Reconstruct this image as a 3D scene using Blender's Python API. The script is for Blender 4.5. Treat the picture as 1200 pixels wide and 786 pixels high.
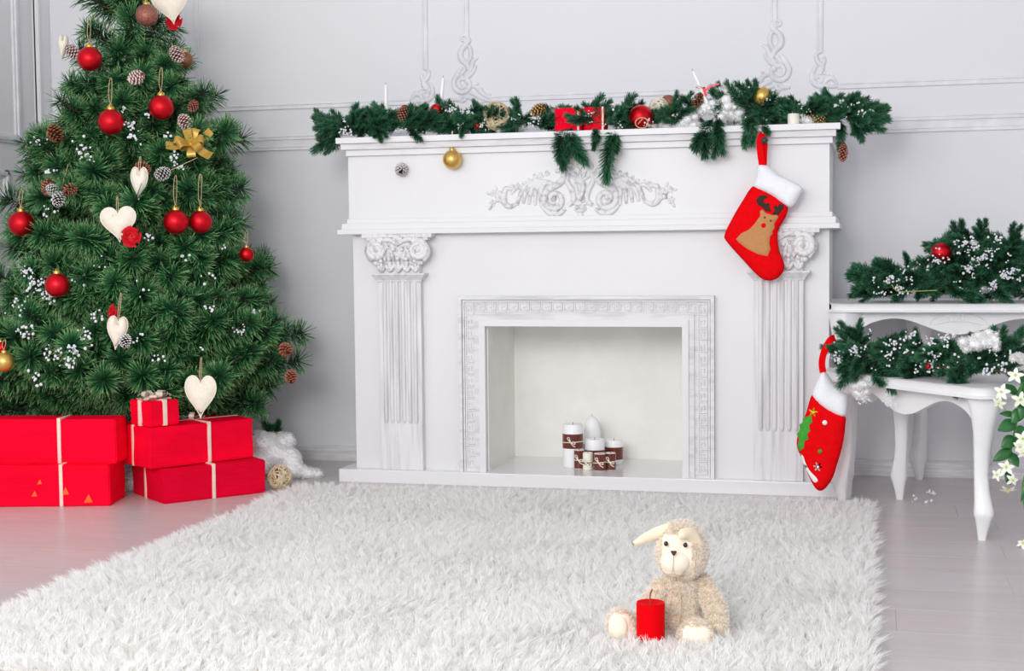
import bpy, bmesh, math, random
import numpy as np
from mathutils import Vector, Matrix, geometry

PI = math.pi
SC = bpy.context.scene
COL = SC.collection
for o in list(bpy.data.objects):
    bpy.data.objects.remove(o, do_unlink=True)

# ------------------------------------------------------------------ camera
F_PX, CAM_H = 1667.0, 0.80
YAW, PITCH, ROLL = math.radians(-14.157), math.radians(3.375), math.radians(-0.559)
_fw = Vector((math.sin(YAW) * math.cos(PITCH), math.cos(YAW) * math.cos(PITCH), -math.sin(PITCH)))
_ri = Vector((math.cos(YAW), -math.sin(YAW), 0))
_up = _ri.cross(_fw)
RI = _ri * math.cos(ROLL) + _up * math.sin(ROLL)
UP = -_ri * math.sin(ROLL) + _up * math.cos(ROLL)
FW = _fw
EYE = Vector((0, 0, CAM_H))
cd = bpy.data.cameras.new('camera')
cam = bpy.data.objects.new('camera', cd)
COL.objects.link(cam)
cd.sensor_width = 36.0
cd.lens = F_PX / 1200 * 36.0
cd.clip_start = 0.05
M3 = Matrix((RI, UP, -FW)).transposed()
cam.matrix_world = Matrix.Translation(EYE) @ M3.to_4x4()
SC.camera = cam

# ------------------------------------------------------------------ light
w = bpy.data.worlds.new('studio_world')
SC.world = w
w.use_nodes = True
bg = w.node_tree.nodes['Background']
bg.inputs[0].default_value = (0.92, 0.95, 1.0, 1)
bg.inputs[1].default_value = 1.5
def area(name, loc, target, size, power, col=(1, 1, 1)):
    ld = bpy.data.lights.new(name, 'AREA')
    ld.shape = 'RECTANGLE'; ld.size, ld.size_y = size
    ld.energy = power; ld.color = col
    lo = bpy.data.objects.new(name, ld); COL.objects.link(lo)
    lo.location = loc
    lo.rotation_euler = (Vector(target) - Vector(loc)).to_track_quat('-Z', 'Y').to_euler()
    return lo
area('softbox_key', (-2.1, 0.2, 1.95), (-1.0, 4.8, 0.7), (1.2, 1.2), 38, (1, 0.985, 0.965))
area('added_fill', (-0.85, -0.4, 1.75), (-1.7, 4.8, 0.8), (1.0, 1.0), 80, (1, 0.985, 0.97))  # unseen fill lamp, added to brighten the wall between tree and fireplace
SC.view_settings.view_transform = 'Standard'
SC.view_settings.look = 'None'
SC.view_settings.exposure = -0.28
SC.view_settings.gamma = 1.0
SC.view_settings.use_curve_mapping = False
SC.cycles.max_bounces = 14
SC.cycles.diffuse_bounces = 9

# ------------------------------------------------------------------ helpers
def ray(px, py):
    return RI * ((px - 600) / F_PX) + UP * ((393 - py) / F_PX) + FW
def at(px, py, y):                      # the point of the place seen at a pixel of the photo, at depth y
    d = ray(px, py); return EYE + d * (y / d.y)
def atz(px, py, z):                     # ... at height z
    d = ray(px, py); return EYE + d * ((z - CAM_H) / d.z)
def px_m(y):                            # metres covered by one pixel at depth y
    return y / F_PX * 1.03

def mat(name, col, rough=0.6, col2=None, scale=8.0, stretch=(1, 1, 1), bump=0.0, bscale=60.0, metal=0.0,
        coat=0.0, sheen=0.0, spec=0.5, trans=0.0, sss=0.0, contrast=(0.35, 0.65), bstretch=None):
    m = bpy.data.materials.new(name); m.use_nodes = True
    nt = m.node_tree; N = nt.nodes; L = nt.links
    b = N['Principled BSDF']
    b.inputs['Base Color'].default_value = (*col, 1)
    b.inputs['Roughness'].default_value = rough
    b.inputs['Metallic'].default_value = metal
    b.inputs['Specular IOR Level'].default_value = spec
    b.inputs['Coat Weight'].default_value = coat
    b.inputs['Sheen Weight'].default_value = sheen
    b.inputs['Transmission Weight'].default_value = trans
    if sss:
        b.inputs['Subsurface Weight'].default_value = sss
        b.inputs['Subsurface Radius'].default_value = (0.01, 0.008, 0.006)
    tc = N.new('ShaderNodeTexCoord')
    if col2 is None:
        col2 = tuple(c * 0.93 for c in col)
    mp = N.new('ShaderNodeMapping'); mp.inputs['Scale'].default_value = stretch
    nz = N.new('ShaderNodeTexNoise'); nz.inputs['Scale'].default_value = scale; nz.inputs['Detail'].default_value = 5
    cr = N.new('ShaderNodeValToRGB')
    cr.color_ramp.elements[0].position, cr.color_ramp.elements[1].position = contrast
    cr.color_ramp.elements[0].color = (*col2, 1); cr.color_ramp.elements[1].color = (*col, 1)
    L.new(tc.outputs['Object'], mp.inputs[0]); L.new(mp.outputs[0], nz.inputs['Vector'])
    L.new(nz.outputs['Fac'], cr.inputs[0]); L.new(cr.outputs[0], b.inputs['Base Color'])
    if bump:
        n2 = N.new('ShaderNodeTexNoise'); n2.inputs['Scale'].default_value = bscale; n2.inputs['Detail'].default_value = 3
        bp = N.new('ShaderNodeBump'); bp.inputs['Strength'].default_value = bump; bp.inputs['Distance'].default_value = 0.004
        mp2 = N.new('ShaderNodeMapping'); mp2.inputs['Scale'].default_value = bstretch or stretch
        L.new(tc.outputs['Object'], mp2.inputs[0]); L.new(mp2.outputs[0], n2.inputs['Vector'])
        L.new(n2.outputs['Fac'], bp.inputs['Height']); L.new(bp.outputs[0], b.inputs['Normal'])
    return m

def mat_attr(name, stops, rough=0.6, attr='t', rand=0.12, trans=0.0, spec=0.3, sheen=0.0):
    """colour that runs along a strand (attribute t: 0 root, 1 tip), a little different for every object"""
    m = bpy.data.materials.new(name); m.use_nodes = True
    nt = m.node_tree; N = nt.nodes; L = nt.links; b = N['Principled BSDF']
    b.inputs['Roughness'].default_value = rough; b.inputs['Specular IOR Level'].default_value = spec
    b.inputs['Sheen Weight'].default_value = sheen
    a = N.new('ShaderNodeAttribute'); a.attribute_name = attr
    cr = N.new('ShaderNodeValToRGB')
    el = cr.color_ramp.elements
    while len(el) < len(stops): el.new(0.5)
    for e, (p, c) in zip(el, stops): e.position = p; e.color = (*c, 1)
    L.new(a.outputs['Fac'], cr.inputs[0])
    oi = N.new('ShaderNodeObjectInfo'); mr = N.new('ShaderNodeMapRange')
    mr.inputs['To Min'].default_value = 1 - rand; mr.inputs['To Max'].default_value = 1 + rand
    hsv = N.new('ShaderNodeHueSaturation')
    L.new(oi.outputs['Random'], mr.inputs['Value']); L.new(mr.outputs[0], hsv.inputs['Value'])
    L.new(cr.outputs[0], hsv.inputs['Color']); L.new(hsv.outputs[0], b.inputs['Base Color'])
    if trans:
        tr = N.new('ShaderNodeBsdfTranslucent'); L.new(hsv.outputs[0], tr.inputs['Color'])
        mx = N.new('ShaderNodeMixShader'); mx.inputs[0].default_value = trans
        L.new(b.outputs[0], mx.inputs[1]); L.new(tr.outputs[0], mx.inputs[2])
        L.new(mx.outputs[0], N['Material Output'].inputs['Surface'])
    return m

def chain(o):
    m = Matrix.Identity(4)
    while o is not None:
        m = o.matrix_basis @ m; o = o.parent
    return m
def link(o, parent=None):
    COL.objects.link(o)
    if parent is not None: o.parent = parent
    return o
def tag(o, label=None, cat=None, group=None, kind=None):
    if label: o['label'] = label
    if cat: o['category'] = cat
    if group: o['group'] = group
    if kind: o['kind'] = kind
    return o
def thing(name, label, cat, loc=(0, 0, 0), rz=0.0, group=None):
    o = bpy.data.objects.new(name, None); o.empty_display_size = 0.05
    COL.objects.link(o); o.location = loc; o.rotation_euler = (0, 0, rz)
    return tag(o, label, cat, group)
def inst(name, mesh, parent=None, M=None):
    o = bpy.data.objects.new(name, mesh); link(o, parent)
    if M is not None: o.matrix_basis = M
    return o

class MB:
    """collects shapes of ONE object; world coordinates, turned into the parent's on build"""
    def __init__(s): s.v = []; s.f = []; s.m = []
    def add(s, vs, fs, mi=0, M=None):
        k = len(s.v)
        if M is not None: vs = [M @ Vector(v) for v in vs]
        s.v.extend([tuple(v) for v in vs]); s.f.extend([tuple(i + k for i in f) for f in fs]); s.m.extend([mi] * len(fs))
        return s
    def box(s, x0, x1, y0, y1, z0, z1, bev=0.0, mi=0, M=None):
        bm = bmesh.new(); bmesh.ops.create_cube(bm, size=1.0)
        for v in bm.verts:
            v.co = Vector(((x0 + x1) / 2 + v.co.x * (x1 - x0), (y0 + y1) / 2 + v.co.y * (y1 - y0), (z0 + z1) / 2 + v.co.z * (z1 - z0)))
        if bev: bmesh.ops.bevel(bm, geom=list(bm.edges), offset=bev, segments=2, affect='EDGES', profile=0.6)
        bm.verts.index_update()
        s.add([v.co.copy() for v in bm.verts], [[v.index for v in f.verts] for f in bm.faces], mi, M); bm.free()
        return s
    def tube(s, pts, r, n=8, mi=0, cap=True, M=None, flat=1.0, ref=None):
        pts = [Vector(p) for p in pts]; k = len(pts)
        rs = [r] * k if isinstance(r, (int, float)) else list(r)
        vs = []; fs = []; prev = None
        for i, p in enumerate(pts):
            t = (pts[min(i + 1, k - 1)] - pts[max(i - 1, 0)])
            t = t.normalized() if t.length > 1e-9 else Vector((0, 0, 1))
            if prev is None:
                a = Vector(ref) if ref is not None else (Vector((0, 0, 1)) if abs(t.z) < 0.9 else Vector((1, 0, 0)))
                u = a - t * a.dot(t); u.normalize()
            else:
                u = prev - t * prev.dot(t)
                u = u.normalized() if u.length > 1e-6 else t.orthogonal().normalized()
            prev = u; b = t.cross(u)
            for j in range(n):
                th = 2 * PI * j / n
                vs.append(p + u * (math.cos(th) * rs[i] * flat) + b * (math.sin(th) * rs[i]))
        for i in range(k - 1):
            for j in range(n):
                a = i * n + j; b2 = i * n + (j + 1) % n
                fs.append((a, b2, b2 + n, a + n))
        if cap: fs.append(tuple(range(n - 1, -1, -1))); fs.append(tuple(range((k - 1) * n, k * n)))
        return s.add(vs, fs, mi, M)
    def lathe(s, prof, n=24, c=(0, 0, 0), mi=0, M=None):
        vs = []; fs = []; k = len(prof); c = Vector(c)
        for r, z in prof:
            for j in range(n):
                th = 2 * PI * j / n; vs.append(c + Vector((r * math.cos(th), r * math.sin(th), z)))
        for i in range(k - 1):
            for j in range(n):
                a = i * n + j; b = i * n + (j + 1) % n
                fs.append((a, b, b + n, a + n))
        fs.append(tuple(range(n - 1, -1, -1))); fs.append(tuple(range((k - 1) * n, k * n)))
        return s.add(vs, fs, mi, M)
    def ball(s, c, r, seg=16, ring=10, mi=0, M=None, rot=None):
        r = (r, r, r) if isinstance(r, (int, float)) else r
        vs = [Vector((0, 0, r[2]))]; fs = []
        for i in range(1, ring):
            ph = PI * i / ring
            for j in range(seg):
                th = 2 * PI * j / seg
                vs.append(Vector((r[0] * math.sin(ph) * math.cos(th), r[1] * math.sin(ph) * math.sin(th), r[2] * math.cos(ph))))
        vs.append(Vector((0, 0, -r[2]))); last = len(vs) - 1
        for j in range(seg):
            fs.append((0, 1 + j, 1 + (j + 1) % seg))
            fs.append((last, last - 1 - j, last - 1 - (j + 1) % seg))
        for i in range(ring - 2):
            for j in range(seg):
                a = 1 + i * seg + j; b = 1 + i * seg + (j + 1) % seg
                fs.append((a, a + seg, b + seg, b))
        if rot is not None: vs = [rot @ v for v in vs]
        c = Vector(c)
        return s.add([v + c for v in vs], fs, mi, M)
    def prism(s, poly, y0, y1, mi=0, M=None):            # polygon in x,z pulled along y
        n = len(poly)
        vs = [(x, y0, z) for x, z in poly] + [(x, y1, z) for x, z in poly]
        fs = [tuple(range(n)), tuple(range(2 * n - 1, n - 1, -1))]
        fs += [(i, i + n, (i + 1) % n + n, (i + 1) % n) for i in range(n)]
        return s.add(vs, fs, mi, M)
    def plan(s, poly, z0, z1, mi=0, M=None):             # polygon in x,y pulled along z
        n = len(poly)
        vs = [(x, y, z0) for x, y in poly] + [(x, y, z1) for x, y in poly]
        fs = [tuple(range(n - 1, -1, -1)), tuple(range(n, 2 * n))]
        fs += [(i, (i + 1) % n, (i + 1) % n + n, i + n) for i in range(n)]
        return s.add(vs, fs, mi, M)
    def loft(s, rings, mi=0, M=None, cap=True):
        n = len(rings[0]); vs = [v for r in rings for v in r]; fs = []
        for i in range(len(rings) - 1):
            for j in range(n):
                a = i * n + j; b = i * n + (j + 1) % n
                fs.append((a, b, b + n, a + n))
        if cap: fs.append(tuple(range(n - 1, -1, -1))); fs.append(tuple(range((len(rings) - 1) * n, len(rings) * n)))
        return s.add(vs, fs, mi, M)
    def mesh(s, name, mats, smooth=True, inv=None, angle=38):
        me = bpy.data.meshes.new(name)
        vs = s.v if inv is None else [tuple(inv @ Vector(v)) for v in s.v]
        me.from_pydata(vs, [], s.f)
        for m in (mats if isinstance(mats, (list, tuple)) else [mats]): me.materials.append(m)
        me.polygons.foreach_set('material_index', s.m)
        bm = bmesh.new(); bm.from_mesh(me); bmesh.ops.recalc_face_normals(bm, faces=bm.faces); bm.to_mesh(me); bm.free()
        if smooth:
            me.shade_smooth(); me.set_sharp_from_angle(angle=math.radians(angle))
        me.update(); return me
    def build(s, name, mats, parent=None, smooth=True, origin=None, angle=38, local=False):
        if local: inv = None
        elif parent is not None: inv = chain(parent).inverted()
        elif origin is not None: inv = Matrix.Translation(-Vector(origin))
        else: inv = None
        o = inst(name, s.mesh(name, mats, smooth, inv, angle), parent)
        if parent is None and origin is not None: o.location = origin
        return o

def tri_mesh(name, V, T, mats, midx=None, t=None, smooth=False, nrm=None):
    me = bpy.data.meshes.new(name)
    V = np.asarray(V, np.float32); T = np.asarray(T, np.int32)
    me.vertices.add(len(V)); me.vertices.foreach_set('co', V.ravel())
    me.loops.add(T.size); me.loops.foreach_set('vertex_index', T.ravel())
    me.polygons.add(len(T)); me.polygons.foreach_set('loop_start', np.arange(0, T.size, 3, dtype=np.int32))
    for m in (mats if isinstance(mats, (list, tuple)) else [mats]): me.materials.append(m)
    if midx is not None: me.polygons.foreach_set('material_index', np.asarray(midx, np.int32))
    if smooth: me.polygons.foreach_set('use_smooth', np.ones(len(T), bool))
    if t is not None:
        a = me.attributes.new('t', 'FLOAT', 'POINT'); a.data.foreach_set('value', np.asarray(t, np.float32))
    me.update(calc_edges=True); me.validate()
    if nrm is not None:
        me.polygons.foreach_set('use_smooth', np.ones(len(me.polygons), bool))
        me.normals_split_custom_set_from_vertices(np.asarray(nrm, np.float32).tolist())
    return me

def spline(pts, n=8):
    P = [Vector(p) if len(p) == 3 else Vector((p[0], p[1], 0)) for p in pts]
    out = []
    for i in range(len(P) - 1):
        p0 = P[max(i - 1, 0)]; p1 = P[i]; p2 = P[i + 1]; p3 = P[min(i + 2, len(P) - 1)]
        for k in range(n):
            u = k / n
            out.append(0.5 * ((2 * p1) + (p2 - p0) * u + (2 * p0 - 5 * p1 + 4 * p2 - p3) * u * u + (3 * p1 - p0 - 3 * p2 + p3) * u ** 3))
    out.append(P[-1].copy()); return out
def closed_spline(pts, n=6):
    P = [Vector((p[0], p[1])) for p in pts]; m = len(P); out = []
    for i in range(m):
        p0, p1, p2, p3 = P[i - 1], P[i], P[(i + 1) % m], P[(i + 2) % m]
        for k in range(n):
            u = k / n
            out.append(0.5 * ((2 * p1) + (p2 - p0) * u + (2 * p0 - 5 * p1 + 4 * p2 - p3) * u * u + (3 * p1 - p0 - 3 * p2 + p3) * u ** 3))
    return out

def inside(p, poly):
    x, y = p; c = False; n = len(poly); j = n - 1
    for i in range(n):
        xi, yi = poly[i][0], poly[i][1]; xj, yj = poly[j][0], poly[j][1]
        if (yi > y) != (yj > y) and x < (xj - xi) * (y - yi) / (yj - yi + 1e-12) + xi: c = not c
        j = i
    return c
def edge_dist(p, poly):
    best = 1e9; n = len(poly); px, py = p
    for i in range(n):
        ax, ay = poly[i][0], poly[i][1]; bx, by = poly[(i + 1) % n][0], poly[(i + 1) % n][1]
        dx, dy = bx - ax, by - ay; l = dx * dx + dy * dy
        u = 0 if l == 0 else max(0, min(1, ((px - ax) * dx + (py - ay) * dy) / l))
        best = min(best, math.hypot(px - ax - u * dx, py - ay - u * dy))
    return best
def pillow(poly, thick, soft, step, flat_back=False, wob=0.0, back=1.0, bend=None):
    """puffed shape over an outline (u,v): returns verts in (u, depth, v) and faces; depth<0 faces the viewer"""
    poly = [(p[0], p[1]) for p in poly]
    xs = [p[0] for p in poly]; ys = [p[1] for p in poly]
    pts = [Vector(p) for p in poly]; nb = len(pts)
    y = min(ys) + step * 0.5; row = 0
    while y < max(ys):
        x = min(xs) + step * (0.25 + 0.5 * (row % 2))
        while x < max(xs):
            if inside((x, y), poly) and edge_dist((x, y), poly) > step * 0.45: pts.append(Vector((x, y)))
            x += step
        y += step * 0.87; row += 1
    r = geometry.delaunay_2d_cdt(pts, [(i, (i + 1) % nb) for i in range(nb)], [], 1, 1e-7)
    co, tri = r[0], r[2]
    orig = r[3]
    vs = []; n = len(co); bflag = []
    for i, c in enumerate(co):
        d = edge_dist((c.x, c.y), poly); on = d < 1e-5
        q = min(1.0, d / soft); h = thick * math.sqrt(max(0.0, 1 - (1 - q) ** 2))
        if wob: h *= 1 + wob * math.sin(c.x * 90 + 1.3) * math.sin(c.y * 75)
        bflag.append(on); vs.append([c.x, -h, c.y])
    fs = [tuple(t) for t in tri]
    bidx = {}
    allv = [tuple(v) for v in vs]
    for i in range(n):
        if bflag[i]: bidx[i] = i
        else:
            bidx[i] = len(allv)
            allv.append((vs[i][0], 0.0 if flat_back else -vs[i][1] * back, vs[i][2]))
    fs += [tuple(bidx[i] for i in reversed(t)) for t in tri]
    return allv, fs
# ------------------------------------------------------------------ materials of the room
M_WALL = mat('wall_paint', (0.775, 0.775, 0.80), 0.62, (0.755, 0.755, 0.785), 1.5, bump=0.05, bscale=40)
M_TRIM = mat('moulding_paint', (0.80, 0.80, 0.825), 0.5, (0.70, 0.70, 0.73), 14, bump=0.05)
M_BASE = mat('skirting_paint', (0.80, 0.80, 0.82), 0.45, (0.66, 0.65, 0.66), 9, stretch=(1, 6, 12))
M_FLOOR = mat('floor_underlay', (0.30, 0.27, 0.26), 0.8)
WY, LX = 5.15, -3.22                     # back wall and left wall

def struct(o): o['kind'] = 'structure'; return o
struct(MB().box(LX - 0.12, 3.0, WY, WY + 0.12, 0, 2.9).build('wall_back', M_WALL, smooth=False))
struct(MB().box(2.3, 2.42, 1.6, WY, 0, 2.9).build('wall_right', M_WALL, smooth=False))
struct(MB().box(LX - 0.12, LX, 3.4, WY, 0, 2.9).build('wall_left', M_WALL, smooth=False))
struct(MB().box(LX - 0.12, 3.0, -0.6, WY + 0.12, 2.9, 3.0).build('ceiling', M_WALL, smooth=False))
fl = struct(MB().box(LX - 0.12, 3.0, -0.6, WY + 0.12, -0.06, -0.012).build('floor', M_FLOOR, smooth=False))

# laminate boards
def plank_mat(name, a, b, s):
    m = mat(name, a, 0.34, b, s, stretch=(0.5, 14, 1), coat=0.06, spec=0.5, contrast=(0.3, 0.75), bump=0.02, bscale=30, bstretch=(0.4, 12, 1))
    return m
PLK = [plank_mat('laminate_a', (0.60, 0.55, 0.55), (0.52, 0.47, 0.47), 3.0),
       plank_mat('laminate_b', (0.61, 0.56, 0.56), (0.54, 0.49, 0.49), 3.6),
       plank_mat('laminate_c', (0.59, 0.54, 0.54), (0.53, 0.475, 0.475), 2.6)]
pw, pl = 0.192, 1.28
pms = [MB().box(0, pl - 0.0004, 0, pw - 0.0005, -0.012, 0, bev=0.0005).mesh('plank', m, smooth=False) for m in PLK]
rr = random.Random(4)
y = WY - pw; row = 0
while y > 1.6:
    x = LX - 0.1 - rr.random() * 1.0
    while x < 2.0:
        inst('plank', pms[rr.randrange(3)], fl, Matrix.Translation((x, y, 0)))
        x += pl
    y -= pw; row += 1

# skirting boards
def skirt(name, a, b, horiz):
    mb = MB()
    prof = [(0, 0), (0.016, 0), (0.016, 0.040), (0.013, 0.044), (0.013, 0.050), (0.006, 0.056), (0, 0.058)]
    if horiz: vs = [(a, WY - d, z) for d, z in prof] + [(b, WY - d, z) for d, z in prof]
    else: vs = [(LX + d, a, z) for d, z in prof] + [(LX + d, b, z) for d, z in prof]
    n = len(prof)
    mb.add(vs, [tuple(range(n)), tuple(range(2 * n - 1, n - 1, -1))] + [(i, (i + 1) % n, (i + 1) % n + n, i + n) for i in range(n)])
    return struct(mb.build(name, M_BASE, smooth=False))
skirt('baseboard_back', LX, 3.0, True)
skirt('baseboard_left', 3.4, WY - 0.016, False)

# mouldings: a flat strip with two beads
def strip_x(mb, x0, x1, z, w=0.020, d=0.007):
    mb.box(x0, x1, WY - d * 0.6, WY, z - w / 2, z + w / 2)
    for s in (-0.36, 0.36): mb.tube([(x0, WY - d * 0.55, z + s * w), (x1, WY - d * 0.55, z + s * w)], w * 0.17, 6)
def strip_z(mb, x, z0, z1, w=0.020, d=0.007):
    mb.box(x - w / 2, x + w / 2, WY - d * 0.6, WY, z0, z1)
    for s in (-0.36, 0.36): mb.tube([(x + s * w, WY - d * 0.55, z0), (x + s * w, WY - d * 0.55, z1)], w * 0.17, 6)
def empty_struct(name, loc):
    o = bpy.data.objects.new(name, None); o.empty_display_size = 0.05; COL.objects.link(o); o.location = loc
    return struct(o)
t = empty_struct('trim_1', (0, WY, 1.226))
for z in (1.246, 1.206):
    mb = MB(); strip_x(mb, LX, 3.0, z, 0.015, 0.010); mb.build('rail', M_TRIM, t)
mb = MB(); mb.box(LX, 3.0, WY - 0.003, WY, 1.206, 1.246); mb.build('rail_band', M_TRIM, t)

# carved relief kit: everything is drawn on a plane (u right, v up, metres) and stands out towards -y
class Relief:
    def __init__(s, o, k, yf, mirror=False, half=0.55):
        s.mb = MB(); s.o = Vector(o); s.k = k; s.y = yf; s.mx = -1 if mirror else 1; s.fat = 1.25
    def w(s, p, out=0.0): return Vector((s.o.x + s.mx * p[0] * s.k, s.y - out * s.k, s.o.z + p[1] * s.k))
    def stroke(s, pts, r0, r1=None, rm=None, n=6, out=0.0):
        P = spline(pts, 5); m = len(P); r1 = r0 if r1 is None else r1
        rs = []
        for i in range(m):
            u = i / (m - 1); r = r0 + (r1 - r0) * u
            if rm is not None: r += (rm - (r0 + r1) / 2) * math.sin(PI * u)
            rs.append(max(r, 0.15) * s.k * s.fat)
        s.mb.tube([s.w((p.x, p.y), out) for p in P], rs, n, ref=(0, 1, 0)); return s
    def spiral(s, c, r0, r1, turns, a0, tr0, tr1, sgn=1, out=0.0):
        pts = []; n = max(10, int(turns * 14))
        for i in range(n + 1):
            u = i / n; a = a0 + sgn * turns * 2 * PI * u; r = r0 + (r1 - r0) * u
            pts.append((c[0] + r * math.cos(a), c[1] + r * math.sin(a)))
        rs = [(tr0 + (tr1 - tr0) * i / n) * s.k * s.fat for i in range(n + 1)]
        s.mb.tube([s.w(p, out) for p in pts], rs, 6, ref=(0, 1, 0)); return s
    def bead(s, c, r, ry=None, d=None, out=0.0):
        s.mb.ball(s.w(c, out), (r * s.k, (d or r) * s.k, (ry or r) * s.k), 10, 7); return s
    def petal(s, c, ang, ln, wd, d=None, out=0.0):
        ca, sa = math.cos(ang), math.sin(ang)
        ctr = s.w((c[0] + ca * ln / 2, c[1] + sa * ln / 2), out)
        rot = Matrix.Rotation(-ang if s.mx > 0 else -(PI - ang), 3, 'Y')
        s.mb.ball(ctr, (ln / 2 * s.k, (d or wd / 2) * s.k, wd / 2 * s.k), 8, 6, rot=rot); return s
    def flower(s, c, r, n=6, out=0.0):
        for i in range(n): s.petal(c, 2 * PI * i / n + 0.3, r, r * 0.75, out=out)
        return s.bead(c, r * 0.3, out=out + r * 0.2)
    def build(s, name, m, parent): return s.mb.build(name, m, parent, angle=70)

def corner_big(parent, o, mirror):
    R_ = Relief(o, 0.0031, WY, mirror)
    R_.spiral((-4, 73), 5, 1.5, 1.3, -1.2, 2.0, 1.2)
    R_.stroke([(-2, 78), (3, 70), (-6, 60), (-7, 50), (0, 42), (3, 34)], 1.8, 2.4, 3.4)
    R_.stroke([(-1, 66), (4, 62), (5, 52), (1, 44)], 1.5, 2.2, 2.6)
    R_.stroke([(14, 50), (8, 46), (5, 36), (-2, 28)], 1.2, 2.0, 2.8)
    R_.stroke([(12, 41), (8, 34), (2, 28), (-6, 24)], 1.2, 2.0, 2.6)
    R_.stroke([(-6, 40), (-10, 34), (-14, 28), (-17, 24)], 1.5, 1.2, 2.6)
    R_.stroke([(-1, 38), (-6, 32), (-9, 27)], 1.4, 1.2, 2.2)
    R_.spiral((-5, 19), 13, 3, 1.7, 1.9, 2.8, 1.8, 1)
    R_.bead((0, 22), 3.4); R_.bead((-6, 17), 3.0)
    R_.stroke([(6, 16), (13, 14), (18, 8), (26, 3), (30, 0)], 1.5, 2.0, 3.2)
    R_.stroke([(3, 8), (11, 6), (19, 1), (28, -2)], 1.6, 1.8, 2.8)
    R_.stroke([(-2, 4), (6, 1), (14, -2), (22, -3)], 1.4, 1.5, 2.4)
    R_.stroke([(-6, 5), (-10, 1), (-18, 1)], 1.5, 1.2, 2.6)
    R_.stroke([(-2, 5), (-3, 0), (-9, -2)], 1.3, 1.2, 2.2)
    for p in ((18, 12), (13, 19), (28, 5)): R_.bead(p, 2.2)
    R_.build('corner_ornament', M_TRIM, parent)
def corner_small(parent, o, mirror):
    R_ = Relief(o, 0.0031, WY, mirror)
    R_.stroke([(2, 40), (-4, 36), (-2, 28), (3, 22), (0, 14)], 1.4, 2.2, 2.6)
    R_.stroke([(4, 34), (5, 28), (0, 20), (-3, 12)], 1.2, 2.0, 2.2)
    R_.stroke([(-4, 24), (-8, 16), (-8, 7), (-3, 2), (5, 0)], 1.4, 2.4, 3.0)
    R_.spiral((-1, 9), 6, 2, 1.2, 2.0, 2.0, 1.4)
    R_.stroke([(4, 3), (10, 9), (15, 8), (19, 2)], 1.8, 1.2, 2.6)
    R_.stroke([(0, -1), (8, 1), (14, 0), (22, 0)], 1.6, 1.0, 2.4)
    for p in ((5, 15), (9, 13), (14, 12)): R_.bead(p, 1.9)
    R_.build('corner_ornament', M_TRIM, parent)
PZ, PT = 1.366, 2.62
def panel(n, xl, xr, big):
    t = empty_struct('trim_%d' % n, ((xl + xr) / 2, WY, PZ))
    up, si = (0.235, 0.085) if big else (0.118, 0.062)
    for z, a in ((PZ, si), (PT, 0)):
        mb = MB(); strip_x(mb, xl + a, xr - a, z); mb.build('moulding', M_TRIM, t)
    for x in (xl, xr):
        mb = MB(); strip_z(mb, x, PZ + up, PT); mb.build('moulding', M_TRIM, t)
    f = corner_big if big else corner_small
    f(t, (xl, 0, PZ), False); f(t, (xr, 0, PZ), True)
panel(2, -2.557, -1.623, False)
panel(3, -1.462, -0.333, True)
panel(4, -0.176, 1.2, False)
# left wall: panels in slim frames, and the round-edged post in the corner
def wall_frame(n, y0, y1, z0, z1, w=0.034):
    t = empty_struct('trim_%d' % n, (LX, (y0 + y1) / 2, z0))
    for (a, b, c, d) in ((y0, y1, z0, z0 + w), (y0, y1, z1 - w, z1), (y1 - w, y1, z0, z1), (y0, y0 + w, z0, z1)):
        MB().box(LX, LX + 0.012, a, b, c, d, bev=0.004).box(LX, LX + 0.020, a + w * 0.25 if b - a <= w + 1e-6 else a + w * .25, b - w * 0.25, c + w * 0.25, d - w * 0.25, bev=0.004).build('moulding', M_TRIM, t)
wall_frame(5, 4.10, 4.942, 1.236, 2.55)
wall_frame(6, 4.10, 4.856, 0.998, 1.132)
wall_frame(7, 4.10, 4.940, 0.16, 0.876)
struct(MB().box(LX, LX + 0.022, 5.052, WY, 0.058, 2.9, bev=0.008).box(LX, LX + 0.030, 5.052, 5.068, 0.058, 2.9, bev=0.004).build('trim_8', M_WALL))
# ------------------------------------------------------------------ the fireplace
M_FP = mat('white_lacquer', (0.745, 0.74, 0.755), 0.42, (0.73, 0.725, 0.74), 3.0, bump=0.02, bscale=25)
M_FPW = mat('brushed_white_paint', (0.745, 0.735, 0.755), 0.6, (0.575, 0.56, 0.57), 26, stretch=(2.6, 2.6, 0.16), contrast=(0.30, 0.56), bump=0.10, bscale=30)
M_FPX = mat('brushed_white_paint_flat', (0.735, 0.725, 0.75), 0.6, (0.57, 0.555, 0.57), 22, stretch=(0.4, 2.0, 2.4), contrast=(0.28, 0.55), bump=0.08)
M_CARV = mat('carved_white_plaster', (0.75, 0.745, 0.755), 0.6, (0.50, 0.48, 0.48), 60, contrast=(0.34, 0.50), bump=0.08, bscale=120)
M_HEARTH = mat('glossy_hearth_white', (0.79, 0.79, 0.80), 0.16, (0.77, 0.77, 0.78), 3.0)
M_IN = mat('hearth_inside_cream', (0.88, 0.87, 0.825), 0.5)
fp = thing('fireplace', 'white mock fireplace with carved mantel, fluted pilasters and Greek key frame', 'fireplace', (-0.95, 4.9, 0))
FB = 5.138
XO0, XO1, ZO = -1.277, -0.602, 0.5465
MB().box(-1.805, -0.098, 4.655, FB, 0.0, 0.045, bev=0.0015).build('hearth_slab', M_HEARTH, fp, smooth=False)
b = MB()
b.box(-1.757, XO0, 4.705, FB, 0.045, 0.90).box(XO1, -0.129, 4.705, FB, 0.045, 0.90).box(XO0, XO1, 4.705, FB, ZO, 0.90)
b.build('body', M_FP, fp, smooth=False)
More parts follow.
